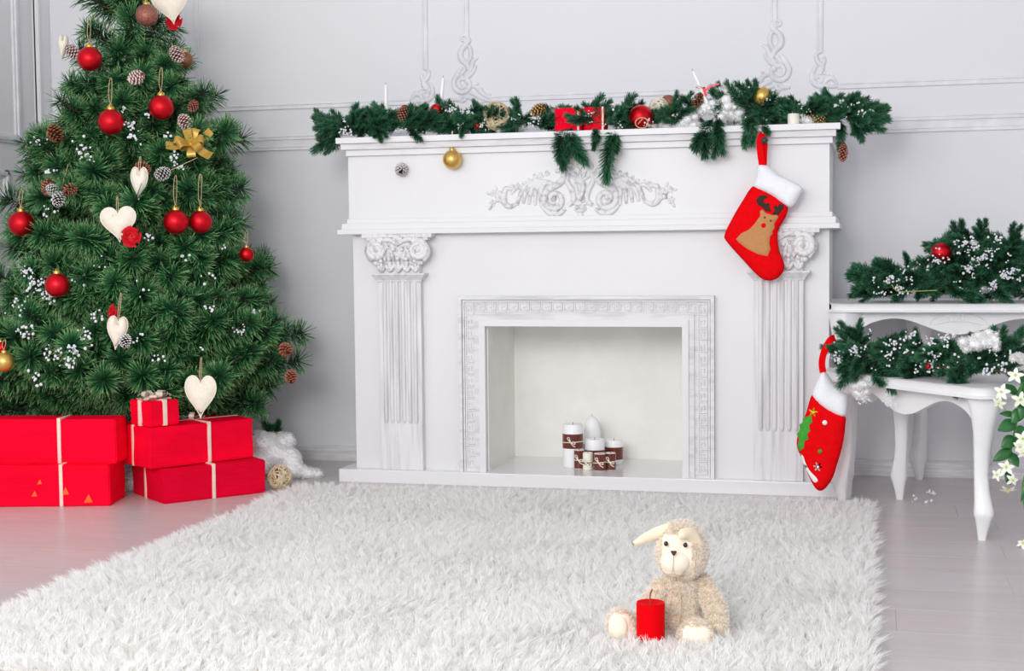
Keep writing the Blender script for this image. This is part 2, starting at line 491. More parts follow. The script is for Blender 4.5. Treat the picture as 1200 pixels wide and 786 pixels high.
bk = MB().box(XO0, XO1, 5.078, FB, 0.045, ZO); bk.box(XO0, XO0 + 0.004, 4.71, 5.078, 0.045, ZO); bk.box(XO1 - 0.004, XO1, 4.71, 5.078, 0.045, ZO)
bk.build('firebox_lining', M_IN, fp, smooth=False)
MB().box(-1.768, -0.129, 4.698, FB, 0.915, 1.137).build('frieze', M_FP, fp, smooth=False)
for i, (x0, x1, yf, z0, z1) in enumerate(((-1.7975, -0.0945, 4.655, 1.178, 1.198), (-1.785, -0.108, 4.668, 1.157, 1.178), (-1.771, -0.119, 4.682, 1.136, 1.157))):
    MB().box(x0, x1, yf, FB, z0, z1, bev=0.0015).build('mantel_step', M_FPX if i == 1 else M_FP, fp, smooth=False)
for x0, x1, yf, z0, z1 in ((-1.797, -0.096, 4.655, 0.8645, 0.881), (-1.785, -0.108, 4.668, 0.881, 0.902), (-1.771, -0.119, 4.682, 0.902, 0.918)):
    MB().box(x0, x1, yf, FB, z0, z1, bev=0.0015).build('cornice_step', M_FP, fp, smooth=False)

# pilasters
def pilaster(x0, x1):
    cx = (x0 + x1) / 2; wd = x1 - x0; yb, yf = 4.707, 4.676
    sh = MB().box(x0, x1, yf, yb, 0.045, 0.700, bev=0.002)
    pil = sh.build('pilaster', M_FPW, fp, smooth=False)
    n = 6; pitch = (wd - 0.022) / n
    for i in range(n):                                   # raised reeds, ending in round toes
        xc = x0 + 0.011 + pitch * (i + 0.5); r = pitch * 0.36
        m = MB(); pts = [(xc, yf, 0.208), (xc, yf, 0.214), (xc, yf, 0.221), (xc, yf, 0.70)]
        m.tube(pts, [r * 0.5, r * 0.85, r, r], 10, ref=(1, 0, 0)); m.build('reed', M_FPW, pil)
    m = MB()                                             # collar under the capital
    m.loft([[(cx - a, yf + 0.03, z), (cx - a, yf - d, z), (cx + a, yf - d, z), (cx + a, yf + 0.03, z)] for a, d, z in
            ((wd * 0.52, 0.006, 0.700), (wd * 0.53, 0.008, 0.706), (wd * 0.60, 0.020, 0.720), (wd * 0.63, 0.024, 0.724), (wd * 0.63, 0.024, 0.729))])
    m.build('collar', M_FPW, pil, smooth=False)
    # capital: bell, abacus, corner volutes, leaves
    k = wd / 50.0
    c = MB()
    c.loft([[(cx - a * k, yb, z), (cx - a * k, yf - d, z), (cx + a * k, yf - d, z), (cx + a * k, yb, z)] for a, d, z in
            ((24, 0.004, 0.729), (25, 0.006, 0.77), (27, 0.012, 0.81), (31, 0.018, 0.843))], cap=True)
    cap = c.build('capital', M_CARV, pil, smooth=True)
    ab = MB()
    for z0, z1, a, d in ((0.843, 0.852, 36, 0.022), (0.852, 0.8645, 41, 0.030)):
        poly = [(cx - a * k, yb), (cx - a * k, yf - d)] + [(cx + a * k * (-1 + 2 * i / 10.0), yf - d + 0.016 * math.sin(PI * i / 10)) for i in range(1, 10)] + [(cx + a * k, yf - d), (cx + a * k, yb)]
        ab.plan(poly, z0, z1)
    ab.build('abacus', M_FPW, cap, smooth=False)
    for s in (1, -1):
        R_ = Relief((cx, 0, 0.729), k, yf - 0.016, s < 0)
        R_.spiral((24.5, 26), 11.5, 2.0, 2.2, 2.2, 3.0, 2.0, -1, out=1.5)
        R_.bead((24.5, 26), 9, d=4); R_.bead((24.5, 26), 3.2, out=3)
        R_.stroke([(2, 34), (8, 37), (16, 38), (24, 38)], 1.6, 2.6, 2.6, out=1)
        R_.stroke([(30, 14), (34, 20), (35, 27), (32, 33)], 2.0, 2.4, 3.2)
        R_.build('volute', M_CARV, cap)
    R_ = Relief((cx, 0, 0.729), k, yf - 0.010)
    for x, hgt in ((-20, 13), (-10, 15), (0, 16), (10, 15), (20, 13)):
        for a, l in ((PI / 2, hgt), (PI / 2 + 0.5, hgt * 0.75), (PI / 2 - 0.5, hgt * 0.75)):
            R_.petal((x, 1), a, l, 4.4, out=0.5)
        R_.bead((x, hgt + 1), 2.6, out=2.5)
    for x in (-15, -5, 5, 15):
        R_.petal((x, 13), PI / 2 + 0.25 * (1 if x < 0 else -1), 14, 5, out=1); R_.bead((x, 27), 2.4, out=2.5)
    R_.flower((0, 37), 7, 7, out=3.5)
    for x in (-13, 13): R_.flower((x, 31), 4.5, 5, out=2)
    for x in (-24, 24): R_.petal((x, 8), PI / 2, 12, 6, out=1); R_.bead((x * 1.12, 12), 3, out=1)
    R_.build('acanthus', M_CARV, cap)
pilaster(-1.655, -1.502)
pilaster(-0.368, -0.209)

# frame round the opening: flat white fillet, mouldings and a Greek key band
def U(x0, x1, zt, a, c, zi, zb): return [(x0, zb), (x0, zt), (x1, zt), (x1, zb), (c, zb), (c, zi), (a, zi), (a, zb)]
fr = MB().prism(U(-1.372, -0.497, 0.649, -1.298, -0.581, 0.569, 0.045), 4.696, 4.707).build('surround', M_FPX, fp, smooth=False)
MB().prism(U(-1.372, -0.497, 0.649, -1.360, -0.509, 0.637, 0.045), 4.683, 4.700).build('outer_moulding', M_FPX, fr, smooth=False)
MB().prism(U(-1.358, -0.511, 0.635, -1.352, -0.517, 0.629, 0.045), 4.689, 4.700).build('inner_bead', M_FPX, fr, smooth=False)
MB().prism(U(-1.316, -0.563, 0.587, -1.298, -0.581, 0.569, 0.045), 4.687, 4.700).build('inner_moulding', M_FPX, fr, smooth=False)
MB().prism(U(-1.298, -0.581, 0.569, XO0, XO1, ZO, 0.045), 4.680, 4.707).build('white_fillet', M_FP, fr, smooth=False)
def key_unit(nm, p, h, vertical):
    mb = MB(); t = 0.0036
    pl = [(0.05, 0.0), (0.05, 1.0), (0.92, 1.0), (0.92, 0.22), (0.42, 0.22), (0.42, 0.62), (0.66, 0.62)]
    for (a, b_), (c, d) in zip(pl[:-1], pl[1:]):
        u0, u1 = min(a, c) * p, max(a, c) * p; v0, v1 = min(b_, d) * h, max(b_, d) * h
        if vertical: mb.box(v0, v1 + t, -0.004, 0.0, -u1 - t, -u0)
        else: mb.box(u0, u1 + t, -0.004, 0.0, v0, v1 + t)
    if vertical: mb.box(-0.0, t, -0.004, 0, -p, 0)
    else: mb.box(0, p, -0.004, 0, 0, t)
    return mb.mesh(nm, M_FPW, smooth=False)
hb = 0.0295
def place_keys(n, x0, z0, dx, dz, me):
    for i in range(n):
        o = inst('key_unit', me, fr); inv = chain(fr).inverted()
        o.location = inv @ Vector((x0 + dx * i, 4.696, z0 + dz * i))
zs = (0.628 - 0.060) / 14
kv = key_unit('key_unit', zs, hb, True)
place_keys(14, -1.350, 0.626, 0, -zs, kv); place_keys(14, -0.552, 0.626, 0, -zs, kv)
xs_ = (0.565 - 0.545 + 0.753) / 20
kh = key_unit('key_unit', xs_, hb, False)
place_keys(20, -1.316, 0.594, xs_, 0, kh)

# carved applique on the frieze
A0 = at(680, 222, 4.698)
def applique(mirror):
    R_ = Relief((A0.x, 0, A0.z), 0.00293, 4.699, mirror)
    # big C scroll beside the middle
    R_.spiral((30, -11), 14, 3.0, 1.5, 1.4, 3.4, 2.6, -1, out=1)
    R_.bead((31, -10), 3.5)
    R_.stroke([(33, 3), (25, 7), (19, 14), (22, 22), (29, 21)], 3.2, 1.6, 3.4, out=1)
    R_.stroke([(14, -18), (8, -12), (9, -2), (15, 10), (13, 19)], 2.2, 1.6, 3.0, out=0.6)
    R_.stroke([(17, -22), (26, -27), (36, -26), (45, -18)], 1.6, 1.6, 3.2, out=0.6)
    # plume of feathered leaves
    for i, (ex, ey) in enumerate(((46, -17), (53, -15), (60, -14), (67, -13), (74, -15))):
        R_.stroke([(30 + i * 2.0, 4 + i * 1.1), (38 + i * 4, 9 + i * 0.6), (46 + i * 5.5, 0), (ex, ey)], 1.4, 1.3, 2.6, out=0.8)
        R_.bead((ex, ey), 2.4)
    R_.stroke([(74, -14), (83, -18), (90, -12), (88, 2), (80, 2)], 1.6, 1.5, 3.2, out=0.6)
    R_.stroke([(66, 2), (74, 4), (82, -4)], 1.4, 1.2, 2.4)
    # buds on the upper edge
    for x, y, a in ((38, 18, 1.2), (46, 16, 1.6), (53, 14, 2.0), (60, 10, 1.4), (66, 6, 1.8), (73, 5, 1.4), (80, 3, 1.8)):
        R_.petal((x, y - 2), a, 7, 4); R_.bead((x + 1, y + 3), 2.0)
        R_.petal((x, y - 2), a + 0.8, 5, 3); R_.petal((x, y - 2), a - 0.8, 5, 3)
    # flower and leaf at the end
    R_.flower((94, -7), 7.5, 6, out=1); R_.flower((103, -2), 4.5, 5); R_.flower((104, -14), 5, 5)
    R_.petal((98, 0), 1.2, 8, 4); R_.petal((104, -16), -0.9, 8, 4); R_.petal((106, -4), 0.5, 6, 3.5)
    R_.build('carved_applique', M_CARV, fp)
applique(False); applique(True)
R_ = Relief((A0.x, 0, A0.z), 0.00293, 4.699)
R_.bead((0, 1), 8, 15, d=3.5); R_.bead((0, 10), 6, 7, d=5); R_.bead((0, 27), 4.2, d=4)
R_.spiral((11, 27), 4.5, 1.4, 1.2, 3.2, 1.6, 1.2); R_.spiral((-11, 27), 4.5, 1.4, 1.2, 0.1, 1.6, 1.2, -1)
for a in (0.5, 1.0, 1.57, 2.1, 2.6): R_.petal((0, 9), a, 14, 3.6, out=1.5)
for x in (-5, 0, 5): R_.stroke([(x, 8), (x * 0.7, -2), (x * 0.2, -12)], 1.6, 0.9, 1.8, out=3)
R_.stroke([(-12, -13), (-5, -16), (5, -16), (12, -13)], 1.6, 1.6, 2.2)
R_.bead((0, -22), 8, 5, d=4); R_.petal((0, -26), -PI / 2, 6, 8)
for x in (-3, 3): R_.bead((x, -21), 2.2, out=3)
R_.build('carved_cartouche', M_CARV, fp)
# ------------------------------------------------------------------ shaggy rug
rng = np.random.default_rng(11)
RX0, RX1, RY0, RY1 = -1.885, 0.020, 2.36, 4.47
M_RUG = mat('rug_backing', (0.72, 0.70, 0.66), 0.95)
M_PILE = mat_attr('rug_pile', [(0.0, (0.92, 0.91, 0.885)), (0.45, (0.935, 0.93, 0.915)), (1.0, (0.945, 0.945, 0.945))], 0.9, rand=0.0, trans=0.5, spec=0.0)
rug = MB().box(RX0 + 0.02, RX1 - 0.02, RY0 + 0.02, RY1 - 0.02, 0.001, 0.010, bev=0.003).build('rug', M_RUG, origin=((RX0 + RX1) / 2, (RY0 + RY1) / 2, 0))
tag(rug, 'thick white shaggy rug on the floor before the fireplace', 'rug')
def smooth_noise(x, y, sc, seed):
    r = np.random.default_rng(seed); out = np.zeros_like(x)
    for k in range(6):
        a = r.uniform(0, 2 * PI); f = sc * r.uniform(0.6, 1.6); ph = r.uniform(0, 2 * PI)
        out += np.sin(f * (x * np.cos(a) + y * np.sin(a)) + ph + 1.5 * np.sin(f * 0.5 * (x * np.sin(a) - y * np.cos(a)) + ph))
    return out / 3.0
N = 380000
x = rng.uniform(RX0 + 0.012, RX1 - 0.012, N); y = RY0 + 0.012 + (RY1 - RY0 - 0.024) * rng.uniform(0, 1, N)
cs = 0.014                                                        # locks of wool
ix = np.floor(x / cs); iy = np.floor(y / cs)
h1 = np.modf(np.abs(np.sin(ix * 12.9898 + iy * 78.233) * 43758.5453))[0]
h2 = np.modf(np.abs(np.sin(ix * 39.3468 + iy * 11.135) * 24634.6345))[0]
h3 = np.modf(np.abs(np.sin(ix * 73.156 + iy * 52.235) * 51234.171))[0]
cx = (ix + 0.5 + (h1 - .5) * .9) * cs; cy = (iy + 0.5 + (h2 - .5) * .9) * cs
lx = 0.55 * smooth_noise(cx, cy, 14, 3) + (h2 - .5) * 2.0 ; ly = 0.55 * smooth_noise(cx, cy, 14, 5) + (h3 - .5) * 2.0 - 0.1
ex = np.clip((0.05 - (x - RX0)) / 0.05, 0, 1) - np.clip((0.05 - (RX1 - x)) / 0.05, 0, 1)
ey = np.clip((0.05 - (y - RY0)) / 0.05, 0, 1) - np.clip((0.05 - (RY1 - y)) / 0.05, 0, 1)
lx = lx * 0.7 - ex * 0.9; ly = ly * 0.7 - ey * 0.5
ln = 0.037 * (0.75 + 0.45 * h1 + 0.12 * smooth_noise(cx, cy, 5, 9)) * rng.uniform(0.75, 1.1, N)
pull = 0.45
tx = x * (1 - pull) + cx * pull + lx * ln * 0.75 + rng.normal(0, 0.0035, N)
ty = y * (1 - pull) + cy * pull + ly * ln * 0.75 + rng.normal(0, 0.0035, N)
lean = np.minimum(np.hypot(lx, ly), 1.6)
tz = ln * np.sqrt(np.maximum(0.12, 1 - 0.30 * lean)) * 0.92
mx_ = x * 0.62 + tx * 0.38 + rng.normal(0, 0.0012, N); my_ = y * 0.62 + ty * 0.38 + rng.normal(0, 0.0012, N); mz_ = tz * 0.62
az = rng.uniform(0, PI, N); wx, wy = np.cos(az), np.sin(az); wd = rng.uniform(0.0008, 0.0013, N)
V = np.empty((N, 5, 3), np.float32)
V[:, 0] = np.stack([x - wx * wd, y - wy * wd, np.full(N, .006)], 1); V[:, 1] = np.stack([x + wx * wd, y + wy * wd, np.full(N, .006)], 1)
V[:, 2] = np.stack([mx_ - wx * wd, my_ - wy * wd, mz_], 1); V[:, 3] = np.stack([mx_ + wx * wd, my_ + wy * wd, mz_], 1)
V[:, 4] = np.stack([tx, ty, tz], 1)
V -= np.array(rug.location, np.float32)
k = np.arange(N)[:, None] * 5
T = np.concatenate([k + np.array([[0, 1, 3]]), k + np.array([[0, 3, 2]]), k + np.array([[2, 3, 4]])], 0)
tt = np.tile(np.array([0, 0, .5, .5, 1.0], np.float32), N) * np.repeat(0.75 + 0.25 * h2, 5)
pile = inst('pile', tri_mesh('pile', V.reshape(-1, 3), T, M_PILE, t=tt, smooth=True), rug)
pile['kind'] = 'stuff'

# ------------------------------------------------------------------ nested side tables
M_TAB = mat('table_white_paint', (0.84, 0.84, 0.85), 0.38, (0.79, 0.785, 0.79), 9, stretch=(1, 1, 1), contrast=(0.3, 0.5), coat=0.1, bump=0.04, bscale=20)
def rsq(c, a, rot, n=4, ex=0.62):
    out = []
    for i in range(16):
        th = 2 * PI * i / 16; cc, ss = math.cos(th), math.sin(th)
        u = math.copysign(abs(cc) ** ex, cc) * a; v = math.copysign(abs(ss) ** ex, ss) * a
        out.append((c[0] + u * math.cos(rot) - v * math.sin(rot), c[1] + u * math.sin(rot) + v * math.cos(rot), c[2]))
    return out
def cabriole(mb, foot, H, out, rot, s=1.0):
    """curved leg: wide knee, slim shin, bulge above the ankle, pointed toe; out = direction it bows to"""
    o = Vector((out[0], out[1], 0)).normalized()
    prof = [(0.0, 0.0110, 0.002), (0.010, 0.0125, 0.002), (0.035, 0.0165, 0.006), (0.058, 0.0215, 0.010), (0.070, 0.0262, 0.012), (0.080, 0.0268, 0.012), (0.105, 0.0232, 0.006), (0.14, 0.0205, -0.003),
            (0.18, 0.0195, -0.008), (0.24, 0.0215, -0.006), (0.30, 0.027, 0.003), (0.345, 0.035, 0.009), (0.375, 0.042, 0.010), (0.40, 0.047, 0.010)]
    rings = []
    for z, a, d in prof:
        zz = z if z < 0.1 else 0.1 + (z - 0.1) * (H - 0.1) / 0.30
        rings.append(rsq((foot[0] + o.x * d, foot[1] + o.y * d, zz), a * s, rot))
    mb.loft(rings)
def top_outline(w, d, r, n=6):
    pts = []
    for sx, sy, a0 in ((1, -1, -PI / 2), (1, 1, 0), (-1, 1, PI / 2), (-1, -1, PI)):
        for i in range(n + 1):
            a = a0 + PI / 2 * i / n
            pts.append((sx * (w / 2 - r) + r * math.cos(a), sy * (d / 2 - r) + r * math.sin(a)))
    return pts
def scaled(poly, e):
    return [(x + math.copysign(e, x), y + math.copysign(e, y)) for x, y in poly]
def side_table(name, label, loc, rz, w, d, H, legs, top, drop, medallion=False):
    t = thing(name, label, 'table', loc, rz)
    base = top_outline(w, d, 0.05)
    mb = MB()
    rings = [[(x, y, z) for x, y in scaled(base, e)] for z, e in ((H - top, -0.012), (H - top + 0.006, -0.004), (H - top + 0.007, 0.0), (H - 0.007, 0.0), (H - 0.002, -0.003), (H, -0.008))]
    mb.loft(rings); mb.build('tabletop', M_TAB, t, local=True, angle=50)
    def apron(L, y, M):
        n = 40; pts = [(-L / 2, H - top), (L / 2, H - top)]
        for i in range(n + 1):
            u = 1 - i / n; x = -L / 2 + L * u; q = abs(u - 0.5) * 2
            z = drop * (0.60 + 0.32 * math.cos(q * PI * 1.75)) + drop * 0.55 * max(0, (q - 0.78) / 0.22) ** 2
            pts.append((x, H - top - z))
        m = MB(); m.prism(pts, y - 0.009, y + 0.009, M=M); m.build('apron', M_TAB, t, local=True, smooth=False)
        return
    ix_, iy_ = w / 2 - 0.055, d / 2 - 0.055
    apron(w - 0.10, -iy_, None); apron(w - 0.10, iy_, None)
    apron(d - 0.10, 0, Matrix.Translation((ix_, 0, 0)) @ Matrix.Rotation(PI / 2, 4, 'Z'))
    apron(d - 0.10, 0, Matrix.Translation((-ix_, 0, 0)) @ Matrix.Rotation(PI / 2, 4, 'Z'))
    if medallion:
        R_ = Relief((0, 0, H - top - drop * 0.30), 0.001, -iy_ - 0.009)
        pts = [(86 * math.cos(a), 36 * math.sin(a) - 18) for a in [PI * i / 12 for i in range(13)]]
        R_.stroke(pts, 2.5, 2.5); R_.stroke([(-74, -18), (-30, -8), (0, -6), (30, -8), (74, -18)], 2, 2, 3)
        for a in (0.5, 0.9, 1.3, 1.84, 2.24, 2.64): R_.petal((0, -16), a, 38, 6, d=2.5)
        o = R_.mb.build('medallion', M_TAB, t, local=True)
    for lx_, ly_ in legs:
        m = MB(); cabriole(m, (lx_, ly_, 0), H - top, (lx_, ly_), PI / 4)
        m.build('leg', M_TAB, t, local=True, angle=30)
    return t
# lower table stands askew: its long side runs from the near leg to the leg beside the fireplace
LA, LB, LC = Vector((0.298, 4.054, 0)), Vector((-0.080, 4.520, 0)), Vector((0.096, 4.658, 0))
LD = LA + LC - LB; lc = (LA + LC) / 2
lrz = math.atan2((LA - LB).y, (LA - LB).x); lL = (LA - LB).length; lW = (LC - LB).length
LH = 0.425
side_table('side_table', 'low white side table with curved legs, standing askew under the taller table', lc, lrz, lL + 0.13, lW + 0.13, LH,
           [(sx * lL / 2, sy * lW / 2) for sx in (1, -1) for sy in (1, -1)], 0.030, 0.085)
UH = 0.625; uc = Vector((0.267, 4.86, 0))
side_table('console_table', 'taller white console table with carved apron against the wall', uc, 0, 0.776, 0.50, UH,
           [(-0.335, -0.195), (0.335, -0.195), (-0.10, 0.21), (0.10, 0.21)], 0.026, 0.078, True)

# ------------------------------------------------------------------ wrapped gifts
def paper(name, c):
    return mat(name, c, 0.72, tuple(v * 0.86 for v in c), 5, stretch=(1, 1, 3), bump=0.35, bscale=16, bstretch=(1.2, 1.2, 9), spec=0.03)
M_RED = [paper('red_crepe_a', (0.97, 0.002, 0.028)), paper('red_crepe_b', (0.95, 0.002, 0.030)), paper('red_crepe_c', (0.78, 0.002, 0.030))]
M_RIB = mat('cream_satin_ribbon', (0.82, 0.70, 0.60), 0.35, (0.76, 0.63, 0.52), 30, bump=0.05)
M_ORG = mat('orange_sticker', (0.95, 0.12, 0.01), 0.6)
def bow(mb, c, s, n=6, rot=0.0, lift=0.5, width=0.011, tails=2):
    c = Vector(c)
    for i in range(n):
        a = rot + 2 * PI * i / n + (0.25 if i % 2 else 0); d = Vector((math.cos(a), math.sin(a), 0)); sd = Vector((-d.y, d.x, 0))
        L = s * (1.0 if i % 2 else 0.8); h = s * lift * (1.0 if i % 2 == 0 else 0.65)
        path = [c + d * (L * u) + Vector((0, 0, h * v)) for u, v in ((0, 0.05), (0.35, 0.55), (0.75, 0.95), (1.0, 0.75), (0.95, 0.35), (0.55, 0.12), (0.05, 0.03))]
        P = spline(path, 3); vs = []; fs = []
        for k_, p in enumerate(P):
            wv = width * (0.55 + 0.45 * math.sin(PI * k_ / (len(P) - 1)))
            vs += [p - sd * wv / 2, p + sd * wv / 2]
        fs = [(2 * k_, 2 * k_ + 1, 2 * k_ + 3, 2 * k_ + 2) for k_ in range(len(P) - 1)]
        mb.add(vs, fs)
    for i in range(tails):
        a = rot + 0.6 + PI * 0.8 * i; d = Vector((math.cos(a), math.sin(a), 0)); sd = Vector((-d.y, d.x, 0))
        P = [c + d * (s * 1.5 * u) + Vector((0, 0, s * 0.12 * math.sin(u * 7) + 0.004)) for u in [q / 6 for q in range(7)]]
        vs = []
        for p in P: vs += [p - sd * width / 2, p + sd * width / 2]
        mb.add(vs, [(2 * k_, 2 * k_ + 1, 2 * k_ + 3, 2 * k_ + 2) for k_ in range(len(P) - 1)])
    mb.ball(c + Vector((0, 0, s * 0.12)), (s * 0.16, s * 0.16, s * 0.14), 8, 6)
def gift(label, center, rz, w_, d_, h_, m, seed, vx=(), vy=(), bows=None, bw=0.011, rot=0.3, grp='red gifts under the tree'):
    g = thing('gift_box', label, 'gift', center, rz, grp)
    bm = bmesh.new(); bmesh.ops.create_cube(bm, size=1)
    for v in bm.verts: v.co = Vector((v.co.x * w_, v.co.y * d_, (v.co.z + 0.5) * h_))
    bmesh.ops.bevel(bm, geom=list(bm.edges), offset=0.004, segments=2, affect='EDGES')
    bmesh.ops.subdivide_edges(bm, edges=[e for e in bm.edges if e.calc_length() > 0.05], cuts=7, use_grid_fill=True)
    rn = random.Random(seed); ph = [rn.uniform(0, 6) for _ in range(6)]
    for v in bm.verts:
        if 0.004 < v.co.z:
            q = 0.0016 * (math.sin(v.co.x * 31 + ph[0]) * math.sin(v.co.z * 45 + ph[1]) + math.sin(v.co.y * 37 + ph[2]))
            v.co += v.normal * q
    me = bpy.data.meshes.new('wrapping'); bm.to_mesh(me); bm.free(); me.materials.append(m); me.shade_smooth(); me.set_sharp_from_angle(angle=0.6)
    inst('wrapping', me, g)
    e = 0.0035
    for u in vx: MB().box(u * w_ - bw / 2, u * w_ + bw / 2, -d_ / 2 - e, d_ / 2 + e, 0.0005, h_ + e, bev=0.001).build('ribbon', M_RIB, g, local=True)
    for u in vy: MB().box(-w_ / 2 - e, w_ / 2 + e, u * d_ - bw / 2, u * d_ + bw / 2, 0.0005, h_ + e * 0.8, bev=0.001).build('ribbon', M_RIB, g, local=True)
    if bows:
        mb = MB(); bow(mb, (bows[0] * w_, bows[1] * d_, h_ + 0.003), bows[2], rot=rot, width=bw * 1.5, n=bows[3] if len(bows) > 3 else 6); mb.build('bow', M_RIB, g, local=True)
    return g
def from_corner(N_, rz, w_, d_, sx):     # centre of a box whose near bottom corner is N_ (sx: which local x side it is)
    X = Vector((math.cos(rz), math.sin(rz), 0)); Y = Vector((-math.sin(rz), math.cos(rz), 0))
    return N_ - X * (sx * w_ / 2) + Y * (d_ / 2)
def hgt(px, py0, py1, y_): return abs(at(px, py0, y_).z - at(px, py1, y_).z)
n1 = atz(129, 593, 0); r1 = math.radians(13.5); h1_ = hgt(129, 545, 593, n1.y)
D1 = 0.17
c1 = from_corner(n1, r1, 0.52, D1, 1)
g1 = gift('red gift lying on the floor at the left edge, orange specks on its front', c1, r1, 0.52, D1, h1_, M_RED[0], 1, vx=(0.5 - 0.155 / 0.52,))
for px, py, s in ((74, 577, 8), (101, 586, 9), (38, 580, 6), (44, 566, 5)):
    p = at(px, py, 4.035 - (129 - px) * 0.0006)
    l = g1.matrix_basis.inverted() @ p
    q = s * 0.0026
    vs, fs = pillow([(l.x - q * .6, l.z - q * .5), (l.x + q * .6, l.z - q * .45), (l.x + q * 0.1, l.z + q * .7)], 0.001, q, q / 3, True)
    m = MB(); m.add([(a, -D1 / 2 - 0.003 + b, c) for a, b, c in vs], fs); m.build('orange_patch', M_ORG, g1, local=True)
n2 = atz(137, 543, h1_); r2 = math.radians(10); h2_ = hgt(137, 491, 543, n2.y)
c2 = from_corner(n2, r2, 0.50, 0.10, 1)
gift('red gift on top of the left stack, cut by the photo edge', c2, r2, 0.50, 0.10, h2_, M_RED[1], 2, vx=(0.5 - 0.188 / 0.50,))
n3 = atz(192, 591, 0); p3 = atz(312, 577, 0); v3 = p3 - n3; r3 = math.atan2(v3.y, v3.x); w3 = v3.length; h3_ = hgt(192, 551, 591.5, n3.y)
c3 = from_corner(n3, r3, w3, 0.27, -1)
gift('dark red gift on the floor beneath the wide box, beside the rug corner', c3, r3, w3, 0.27, h3_, M_RED[2], 3, vx=(-0.02,), vy=(0.06,))
n4 = atz(172, 550, h3_ + 0.002); p4 = atz(294, 535.5, h3_ + 0.002); v4 = p4 - n4; r4 = math.atan2(v4.y, v4.x); w4 = v4.length; h4_ = hgt(172, 502, 550, n4.y)
q4 = atz(141, 540, h3_ + 0.002); d4 = 0.235
c4 = from_corner(n4, r4, w4, d4, -1) + Vector((0.010, 0.004, 0))
gift('wide red gift with twisted cream bow, carrying the little gift', c4, r4, w4, d4, h4_, M_RED[1], 4, vx=(0.06,), vy=(-0.02,), bows=(0.06, -0.02, 0.042, 4), rot=1.0)
z5 = h3_ + h4_ + 0.004; n5 = atz(176, 502, z5); r5 = math.radians(62); w5 = 0.112; h5_ = hgt(183, 471, 501, n5.y)
c5 = from_corner(n5, r5, w5, w5, -1) + Vector((-0.016, 0.030, 0))
gift('smallest red gift with a big cream bow, topmost of its stack', c5, r5, w5, w5, h5_, M_RED[0], 5, vx=(0.0,), vy=(0.0,), bows=(0, 0, 0.052, 9), bw=0.015)
# ------------------------------------------------------------------ plush toy on the rug
M_PLUSH = mat('plush_cream', (0.90, 0.82, 0.71), 0.95, (0.85, 0.76, 0.64), 30, sheen=0.4, bump=0.5, bscale=220)
M_FUR = mat_attr('plush_fur', [(0.0, (0.88, 0.79, 0.67)), (0.5, (0.93, 0.88, 0.80)), (1.0, (0.96, 0.94, 0.90))], 0.9, rand=0, trans=0.5, spec=0.0)
M_VELV = mat('plush_velour', (0.86, 0.77, 0.63), 0.9, (0.83, 0.73, 0.58), 25, sheen=0.3)
M_DARKP = mat('black_plastic_eye', (0.012, 0.010, 0.012), 0.15)
M_EAR = mat('plush_ear', (0.86, 0.74, 0.56), 0.9, (0.80, 0.67, 0.49), 25, sheen=0.2)
M_SEAM = mat('tan_thread', (0.50, 0.36, 0.25), 0.8)
M_NOSE = mat('brown_thread', (0.06, 0.025, 0.02), 0.7)
TOY_Y = 2.90; TS = 1.035 * TOY_Y / F_PX                    # metres per pixel there
t0 = at(785, 748, TOY_Y)
toy = thing('plush_toy', 'cream plush lamb with floppy ears sitting on the white rug', 'plush toy', (t0.x, t0.y, t0.z), math.radians(8))
def tp(px, py, dy=0.0): return Vector(((px - 785) * TS, dy, (748 - py) * TS))
def remesh_blobs(name, blobs, voxel, mats, parent, smooth_it=6):
    mb = MB()
    for b in blobs: mb.ball(b[0], b[1], 16, 12, rot=b[2] if len(b) > 2 else None)
    tmp = inst('tmp', mb.mesh('tmp', mats))
    md = tmp.modifiers.new('r', 'REMESH'); md.mode = 'VOXEL'; md.voxel_size = voxel
    ms = tmp.modifiers.new('s', 'SMOOTH'); ms.iterations = smooth_it; ms.factor = 0.5
    dg = bpy.context.evaluated_depsgraph_get(); dg.update()
    me = bpy.data.meshes.new_from_object(tmp.evaluated_get(dg)); me.name = name
    bpy.data.objects.remove(tmp, do_unlink=True)
    me.materials.clear()
    for m in (mats if isinstance(mats, (list, tuple)) else [mats]): me.materials.append(m)
    me.shade_smooth()
    return inst(name, me, parent)
def along(a, b, ra, rb, n=5):
    a, b = Vector(a), Vector(b); out = []
    for i in range(n):
        u = i / (n - 1); r = ra + (rb - ra) * u; out.append((a.lerp(b, u), r))
    return out
s = TS
B = [(tp(796, 706, 0.005), (23 * s, 21 * s, 29 * s)), (tp(796, 728, 0.0), (25 * s, 25 * s, 20 * s)), (tp(798, 682, 0.0), (19 * s, 17 * s, 16 * s)),
     (tp(799, 646, -0.012), (29 * s, 28 * s, 29 * s)), (tp(799, 630, 0.0), (24 * s, 24 * s, 18 * s))]
B += along(tp(822, 684, 0.005), tp(836, 706, -0.018), 11 * s, 12 * s) + along(tp(836, 706, -0.018), tp(840, 727, -0.035), 12 * s, 11 * s)
B += along(tp(777, 688, 0.0), tp(762, 706, -0.020), 11 * s, 11 * s) + along(tp(762, 706, -0.020), tp(752, 722, -0.03), 11 * s, 9 * s)
B += along(tp(812, 735, -0.01), tp(814, 735, -0.085), 15 * s, 17 * s)
B += [(tp(813, 733, -0.094), (20 * s, 9 * s, 21 * s))]
B += along(tp(782, 735, -0.005), tp(733, 728, -0.060), 15 * s, 14 * s) + [(tp(729, 724, -0.070), (15 * s, 8 * s, 20 * s))]
body = remesh_blobs('body', B, 0.0042, M_PLUSH, toy)
